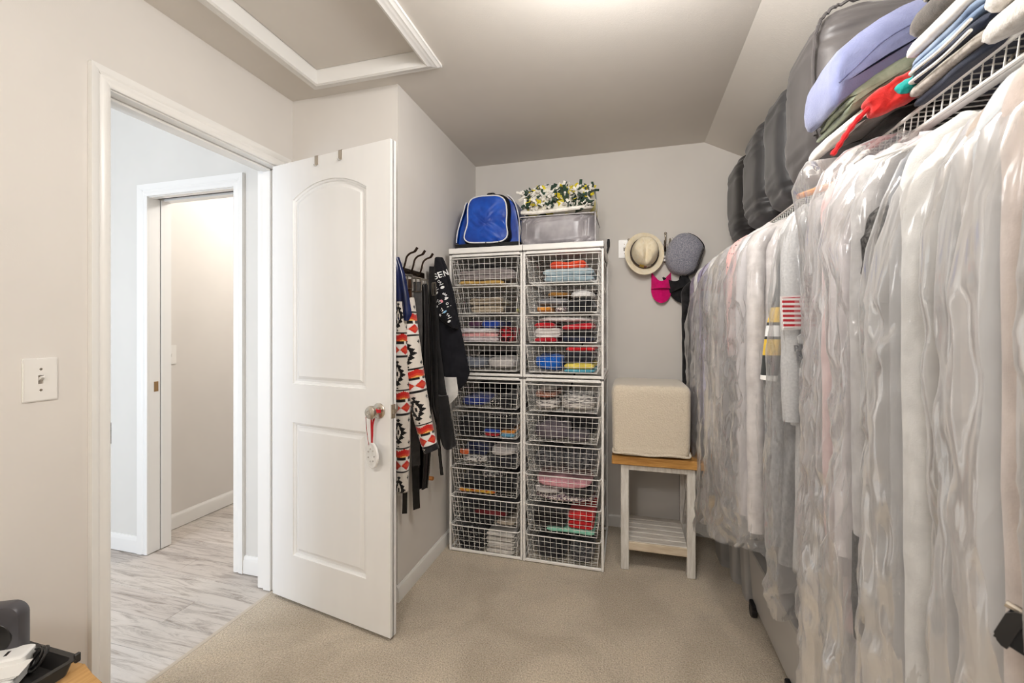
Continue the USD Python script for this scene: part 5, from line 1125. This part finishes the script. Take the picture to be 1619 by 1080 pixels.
garment('grey_blouse', 'pale grey blouse in film just behind the speckled sleeve', 'blouse', 2.03, (188, 184, 184), .356, .60, .68, seed=9)
garment('speckled_blouse', 'pink blouse with dark speckles hanging in film', 'blouse', 1.90, PINKS, .362, .80, 1.17, seed=10)
garment('slate_shirt', 'slate blue shirt edge tucked behind the speckled pink blouse', 'shirt', 1.945, (92, 98, 116), .376, .80, 1.10, seed=11, ty=.015)
garment('white_tunic', 'white tunic in film between the speckled blouse and striped jersey', 'tunic', 1.78, (216, 210, 212), .372, .58, .60, seed=12)
garment('ivory_tunic', 'ivory tunic in film right behind the striped jersey', 'tunic', 1.69, (206, 200, 198), .384, .56, .575, seed=13)
garment('striped_jersey', 'black jersey with yellow and white striped sleeve', 'jersey', 1.575, STRIPES, .442, .98, 1.108, seed=14, zs=-.05, left_only=True, out=.052)
garment('heather_sweatpants', 'heather grey sweatpants hanging low behind the striped jersey', 'trousers', 1.60, HEATH, .415, .52, .58, seed=15, ty=.022, zs=-.42, parts=False)
garment_fs = fs = garment('flag_sweatshirt', 'pale grey sweatshirt with a flag patch and raised lettering', 'sweatshirt', 1.475, grainy('marl_grey', (176, 176, 177), (196, 196, 196), scale=160, rough=.9, bump=.4, bscale=420, sheen=.2), .425, .55, 1.0, seed=16, ty=.034)
garment('charcoal_trousers', 'charcoal trousers legs hanging beside the flag sweatshirt', 'trousers', 1.39, (66, 70, 74), .478, .52, .62, seed=17, ty=.02, wmul=.9)
garment('blush_dress', 'long blush white dress in the film bag with square shoulders', 'dress', 1.29, (220, 208, 207), .466, .58, .95, seed=18, ty=.04)
garment('pink_blouse', 'pale pink blouse with white collar in film, below the folded hoodie', 'blouse', 1.17, (216, 182, 180), .42, .60, .72, seed=19)
garment('oyster_dress', 'oyster white dress in film in front of the blush dress', 'dress', 1.08, (212, 204, 206), .405, .35, .80, seed=20, ty=.04)
garment('fur_collar_coat', 'grey coat with dark fur collar in film', 'coat', .96, (178, 176, 176), .390, .40, .70, seed=21, col2=grainy('dark_fur', (34, 33, 34), (92, 90, 88), scale=120, rough=1.0, bump=1.0, bscale=200), ty=.04)
garment('smoke_shirt', 'smoke grey shirt pressed between two pale film bags', 'shirt', .87, (128, 130, 134), .408, .50, .70, seed=22, ty=.025)
garment('chalk_coat', 'chalk white coat in a milky bag, near end of the rod', 'coat', .78, (214, 214, 212), .380, .30, .66, seed=23, ty=.04)
garment('beige_dress', 'taupe beige dress behind the pale blue bag edge', 'dress', .69, (170, 156, 144), .398, .30, .66, seed=24, ty=.035)
garment('ice_blue_gown', 'ice blue gown edge in milky film', 'gown', .62, (198, 204, 208), .370, .12, .60, seed=25, ty=.025)
garment('rose_beige_coat', 'rose beige coat hanging closest but one to the near end', 'coat', .555, (206, 192, 184), .352, .25, .60, seed=26, ty=.032)
garment('taupe_coat', 'dark taupe coat at the near end of the rod', 'coat', .46, (140, 128, 118), .345, .20, .60, seed=27, ty=.045)
garment('black_jacket', 'black jacket edge at the very near end of the rod', 'jacket', .345, (52, 50, 52), .34, .45, .60, seed=28, ty=.045)
obj('fur_trim', pillow((.432, .915, 1.40), (.032, .030, .085), .7, 40, 24, amp=.010, scale=40, seed=2), MATS['dark_fur'], '/World/fur_collar_coat', label='dark fur trim')
# the flag patch and lettering on the sweatshirt front
px_, py_, pz_ = .462, 1.420, 1.318
FLG = M('flag_print', {'g': ('texture_coordinate', {}), 'x': ('separate_xyz', {}), 'm': ('math', dict(math_type='multiply', value2=13 / .086 / 2)), 'f': ('math', dict(math_type='fraction')), 'l': ('math', dict(math_type='greater_than', value2=.5)), 'mix': ('mix_color', dict(blend_type='mix', a=lin((178, 36, 48)), b=lin((228, 222, 220)))), 'p': ('principled_bsdf', dict(roughness=.75))},
    [('g.object', 'x.vector'), ('x.z', 'm.value1'), ('m.value', 'f.value1'), ('f.value', 'l.value1'), ('l.value', 'mix.fac'), ('mix.result', 'p.base_color')], 'p.BSDF')
R_ = rot('z', 14) @ XZ @ rot('z', 3)
obj('flag_border', mv(extrude(sg.box(-.05, -.049, .05, .047), .003), R_, (px_, py_ + .001, pz_)), plain('flag_white', (226, 222, 220), rough=.7), fs)
fpath = obj('flag_patch', mv(extrude(sg.box(-.046, -.0435, .05, .0425), .0045), R_, (px_, py_, pz_)), FLG, fs, label='red and white striped flag patch')
for k, (tx, dx_, dz_, hh) in enumerate((('PROPE', .018, -.108, .016), ('NFL', .022, -.136, .026))):
    m = meshkit.text_mesh(tx, hh, .003, True); m.apply_translation([-m.bounds[:, 0].mean(), 0, 0]); obj('lettering', mv(m, R_, (px_ + dx_, py_ - .004 + .25 * 0, pz_ + dz_)), plain('letter_grey', (124, 124, 126), rough=.7) if k == 0 else MATS['letter_grey'], fs)
for k, pl in enumerate(([(-.012, -.07), (.010, -.055), (.030, -.066), (.012, -.092), (-.010, -.085)], [(-.010, -.160), (.030, -.150), (.042, -.172), (.015, -.188), (-.012, -.178)])):
    obj('raised_badge', mv(extrude(sg.Polygon(pl).buffer(.003), .004), R_, (px_ + .005, py_ - .002, pz_)), plain('badge_grey_%d' % k, (190, 190, 190), rough=.7), fs, label='grey raised badge shape')
for i, (lb, y, wd) in enumerate((('wooden hanger tip beside the flat cap, far end of the rod', 2.51, 1), ('wooden hanger under the second storage bag from the wall', 2.31, 1), ('wooden hanger tip under the smooth dark storage bag', 2.00, 1), ('wooden hanger showing through the square shouldered film bag', 1.30, 1), ('white hanger hook nearest the denim stack', .93, 0), ('white hanger hook nearest the terry towels', .78, 0))): hanger(lb, y, wd)
# film bags
F = film_bag
F('clear film bag over the shirts nearest the back wall', 2.66, .325, .52, .075, 1, top=1.60)
F('clear film bag with crumpled hem over the lilac shirts', 2.51, .330, .36, .085, 2, top=1.66)
F('clear film bag with ochre cloth caught in its hem', 2.33, .330, .30, .090, 3, top=1.668)
F('clear film bag over the pale grey blouse', 2.09, .334, .40, .105, 4)
F('clear film bag over the pink speckled blouse', 1.91, .340, .45, .075, 5, top=1.665)
F('clear film bag over the white tunic', 1.785, .350, .54, .060, 6)
F('clear film bag over the ivory tunic right behind the striped sleeve', 1.685, .362, .53, .055, 61)
F('clear film bag over the flag sweatshirt', 1.475, .408, .44, .062, 7, crumple=.7)
F('large clear film bag with square shoulders and a bright sheen', 1.30, .440, .50, .080, 8, top=1.705, square=.85, xtop=.408)
F('clear film bag over the pale pink blouse, its top caught on the shelf', 1.165, .402, .20, .056, 9, top=1.70, square=.3)
F('clear film bag over the oyster white dress', 1.07, .386, .08, .056, 10)
F('clear film bag over the fur collared coat', .96, .370, .10, .056, 11)
F('narrow clear film bag over the smoke grey shirt', .87, .390, .10, .044, 111)
F('milky film bag over the chalk white coat', .78, .360, .07, .052, 12, FILMM, crumple=.8)
F('clear film bag over the taupe beige dress', .695, .378, .07, .044, 121, crumple=.8)
F('milky film bag with pale blue edge', .625, .350, .05, .036, 13, FILMM, crumple=.6)
F('milky film bag over the rose beige coat at the near end', .55, .332, .05, .044, 14, FILMM, crumple=.6)
F('milky film bag over the taupe coat closest to the viewer', .45, .324, .05, .060, 15, FILMM, crumple=.6)
t = obj('ochre_scarf', mv(pillow((0, 0, 0), (.045, .05, .07), .7, 40, 24, amp=.012, scale=24, seed=4), rot('y', 18), (.405, 2.335, .39)), cloth((196, 160, 88)), label='ochre yellow cloth bundle inside the far film bag hem', cat='cloth')
BLKS = plain('glossy_black', (16, 15, 16), rough=.3)
bl_ = thing('dark_belt', 'dark belt end with bright metal tip jutting out low at the near end', 'belt', (.36, .56, .97))
bp_ = spline([(.318, .492, 1.012), (.335, .476, 1.004), (.37, .452, .990), (.42, .42, .980)], 6)
obj('strap', ribbon(bp_, .032, .012, (0, .2, 1)), NYK, bl_); obj('metal_tip', ribbon(bp_[:4] + np.array([-.003, -.002, .0]), [.020, .030, .034, .034], .015, (0, .2, 1)), BLKS, bl_)
obj('metal_edge', tube(bp_[:14] + np.array([0, -.002, .016]), .0030, 8), STEEL, bl_)

# ------------------------------------------------------------------ storage bins on the floor under the clothes
BINP = M('clear_bin_plastic', {'t': ('transparent_bsdf', dict(color=(.9, .9, .9))), 'p': ('principled_bsdf', dict(base_color=(.55, .54, .53), roughness=.22, specular_ior_level=.5)), 'lw': ('layer_weight', dict(blend=.45)), 'ma': ('math', dict(math_type='multiply_add', value2=.6, value3=.30)), 'm': ('mix_closure', {})},
    [('lw.facing', 'ma.value1'), ('ma.value', 'm.fac'), ('t.BSDF', 'm.closure1'), ('p.BSDF', 'm.closure2')], 'm.closure')
GREYB = [cloth(c, 8) for c in ((96, 94, 94), (120, 117, 114), (72, 74, 80))]
def rrect(x0, x1, y0, y1, r, z, n=6):
    p = []
    for cx_, cy_, a0 in ((x1 - r, y0 + r, -90), (x1 - r, y1 - r, 0), (x0 + r, y1 - r, 90), (x0 + r, y0 + r, 180)):
        for q in np.linspace(0, 90, n): p.append((cx_ + r * math.cos(math.radians(a0 + q)), cy_ + r * math.sin(math.radians(a0 + q)), z))
    return np.array(p)
def bin_(name, label, x0, x1, y0, y1, z0, z1, r, cont, wheels=False, lid=True, seed=0):
    t = thing(name, label, 'storage bin', ((x0 + x1) / 2, (y0 + y1) / 2, 0), 'clear bins under the hanging clothes'); tp = .014
    g = [(tp + .004, z0 + .004), (tp, z0), (tp - .001, z0 + .012), (0, z1 - .012), (-.006, z1 - .010), (-.006, z1)]
    outer = [rrect(x0 + d, x1 - d, y0 + d, y1 - d, r, z) for d, z in g]; inner = [rrect(x0 + d, x1 - d, y0 + d, y1 - d, r, z) for d, z in ((.003, z1), (tp + .003, z0 + .006))]
    obj('bin_body', rings(np.array(outer + inner)), BINP, t, smooth=30)
    if lid: obj('lid', rings(np.array([rrect(x0 - .008, x1 + .008, y0 - .008, y1 + .008, r, z1 + .001), rrect(x0 - .008, x1 + .008, y0 - .008, y1 + .008, r, z1 + .014), rrect(x0 + .02, x1 - .02, y0 + .02, y1 - .02, r, z1 + .018)])), plain('lid_grey', (150, 148, 146), rough=.35) if 'lid_grey' not in MATS else MATS['lid_grey'], t)
    m = pillow(((x0 + x1) / 2, (y0 + y1) / 2, z0 + .008 + (z1 - z0) * .36), ((x1 - x0) / 2 - .026, (y1 - y0) / 2 - .026, (z1 - z0) * .35), .25, 40, 20, amp=.006, scale=14, seed=seed)
    obj('contents', m, cont, t)
    if wheels:
        for wy in (y0 + .10, y1 - .07):
            for wx in (x0 + .002, x1 - .03):
                obj('caster_housing', cbox((wx - .004, wy - .030, z0 - .012), (wx + .034, wy + .030, z0 + .012), .004), NYK, t)
                obj('wheel', lathe([(0, -.011), (.026, -.011), (.028, -.008), (.028, .008), (.026, .011), (0, .011)], 22, axis=0, at=(wx + .006, wy, .029)), plain('wheel_black', (24, 23, 23), rough=.45) if 'wheel_black' not in MATS else MATS['wheel_black'], t)
    return t
bin_('storage_bin', 'grey filled clear bin farthest under the clothes, by the back wall', .462, .86, 2.555, 2.78, .002, .33, .03, GREYB[0], seed=1)
bin_('storage_bin', 'middle clear bin of the three standing under the clothes', .490, .86, 2.405, 2.542, .002, .34, .03, GREYB[1], seed=2)
bin_('storage_bin', 'clear bin with dark contents standing just behind the wheeled bin', .512, .88, 2.255, 2.392, .002, .33, .03, GREYB[2], seed=3)
bin_('wheeled_bin', 'long clear storage bin on black casters under the hanging film bags', .520, .90, 1.60, 2.235, .052, .30, .03, GREYB[1], True, seed=4)
bin_('storage_bin', 'low clear bin under the near film bags', .545, .90, .85, 1.45, .002, .22, .03, GREYB[0], seed=5)
# ------------------------------------------------------------------ carton with a tray of chargers in the near left corner
CARD = grainy('tan_cardboard', (206, 160, 102), (218, 174, 116), scale=8, rough=.7, stretch=(1, 1, 24), bump=.06, bscale=40)
bxx = thing('cardboard_box', 'tan cardboard box below the light switch with a black tray on top', 'box', (-1.45, .51, 0))
x0, x1, y0, y1, zt = -1.612, -1.300, .25, .765, .44
for a, b in (((x0, y0, .001), (x0 + .004, y1, zt)), ((x1 - .004, y0, .001), (x1, y1, zt)), ((x0, y0, .001), (x1, y0 + .004, zt)), ((x0, y1 - .004, .001), (x1, y1, zt)), ((x0, y0, .001), (x1, y1, .005))): obj('side_panel', cbox(a, b, .001), CARD, bxx)
obj('top_flap', cbox((x0 + .004, y0 + .004, zt - .003), ((x0 + x1) / 2 - .001, y1 - .004, zt + .001), .001), CARD, bxx); obj('top_flap', cbox(((x0 + x1) / 2 + .001, y0 + .004, zt - .003), (x1 - .001, y1 - .002, zt + .001), .001), CARD, bxx)
fl = np.array([[(x1 + a, y + c * (y - .5) * .12, zt - d) for y in (y0, .4, .55, y1)] for a, d, c in ((0, 0, 0), (.012, .03, .3), (.022, .075, 1))]); obj('outer_flap', sheet(fl, .004), CARD, bxx)
BLKP = plain('black_tray_plastic', (34, 32, 31), rough=.35); ZB = zt + .0015
tr = thing('black_tray', 'shallow black plastic tray lying on the cardboard box', 'tray', (-1.42, .60, ZB))
def tp(d, z): return rrect(-1.530 + d, -1.272 - d, .42 + d, .738 - d, .012, z)
obj('tray_body', rings(np.array([tp(.020, ZB), tp(.012, ZB + .006), tp(.004, ZB + .036), tp(-.004, ZB + .038), tp(-.004, ZB + .041), tp(.008, ZB + .041), tp(.018, ZB + .008), tp(.03, ZB + .006)])), BLKP, tr, smooth=30)
obj('corner_tab', cbox((-1.276, .729, ZB + .030), (-1.268, .741, ZB + .052), .002), BLKP, tr)
obj('drain_hole', lathe([(0, .0005), (.006, .0005), (.0065, .0012), (0, .0014)], 14, at=(-1.335, .69, ZB + .0062)), plain('hole_black', (12, 12, 12), rough=.6), tr)
WPL = plain('white_gloss_plastic', (236, 235, 232), rough=.25); ZI = ZB + .0075
def slab(name, label, cat, c, L, W, H, deg, z0, r=.012, mt=None, tilt=0):
    t = thing(name, label, cat, (*c, z0)); P = [rrect(-L / 2 + d, L / 2 - d, -W / 2 + d, W / 2 - d, r, z) for d, z in ((.004, 0), (0, .004), (0, H - .004), (.003, H - .001), (.007, H))]
    obj('case', mv(rings(np.array(P)), rot('z', deg) @ rot('y', tilt), (*c, z0)), mt or WPL, t, smooth=40); return t
ps = slab('power_strip', 'white charging strip lying across the black tray', 'power strip', (-1.450, .665), .15, .056, .048, 38, ZI)
for k in range(2): obj('socket_slot', mv(cbox((.030 - k * .022, -.010, .0478), (.036 - k * .022, .008, .0486), .0003), rot('z', 38), (-1.450, .665, ZI)), plain('slot_black', (30, 30, 30), rough=.5) if 'slot_black' not in MATS else MATS['slot_black'], ps)
pk = slab('router', 'flat white power pack nearest the front of the black tray', 'power pack', (-1.412, .635), .135, .062, .028, 38, ZI + .0, .008)
for k in range(3): obj('paper_sheet', mv(cbox((-.066 + k * .004, -.028, .0285 + k * .0016), (.070 + k * .003, .029, .0297 + k * .0016), .0003), rot('z', 37 + k), (-1.412, .635, ZI)), plain('paper_%d' % k, (238 - k * 4, 236 - k * 4, 232 - k * 4), rough=.8), pk)
dv = thing('speaker', 'dark rounded speaker standing at the rear of the black tray', 'speaker', (-1.455, .712, ZI))
P = []
for d, y in ((.018, 0), (.004, .004), (0, .012), (0, .032), (.006, .040), (.016, .043)):
    q = rrect(-.048 + d, .052 - d, 0 + d, .150 - d, .030 - d * .5, 0, 8); P.append(np.column_stack([q[:, 0], np.full(len(q), y), q[:, 1]]))
DVG = plain('speaker_grey', (74, 72, 76), rough=.35); Rz = rot('z', 28)
obj('case', mv(rings(np.array(P)), Rz, (-1.468, .680, ZI)), DVG, dv, smooth=40)
obj('speaker_cone', mv(lathe([(0, .002), (.012, .004), (.030, -.002), (.036, -.004), (.038, .001), (.036, .003)], 30, axis=1, at=(0, -.002, .075)), Rz @ np.diag([1, -1, 1.0]), (-1.468, .680, ZI)), BLKP, dv)
t = thing('white_cable', 'white cable looping up in front of the dark speaker', 'cable', (-1.45, .66, ZI + .05))
obj('cord', tube(spline([(-1.462, .655, ZI + .049), (-1.452, .655, ZI + .075), (-1.447, .657, ZI + .11), (-1.455, .662, ZI + .135), (-1.475, .662, ZI + .15)], 8), .0035, 8), WPL, t); obj('plug', cbox((-1.472, .645, ZI + .0485), (-1.452, .665, ZI + .066), .003), WPL, t)
t = thing('black_cable', 'coiled black cable at the rear rim of the black tray', 'cable', (-1.37, .725, ZI))
a = np.linspace(0, 4.6 * PI, 90); obj('cord', tube(np.column_stack([-1.372 + .026 * np.cos(a) + .010 * np.sin(a * .37), .712 + .010 * np.sin(a) + .004 * np.cos(a * .6), ZI + .028 + .024 * np.sin(a + .6)]), .003, 8), BLKP, t)
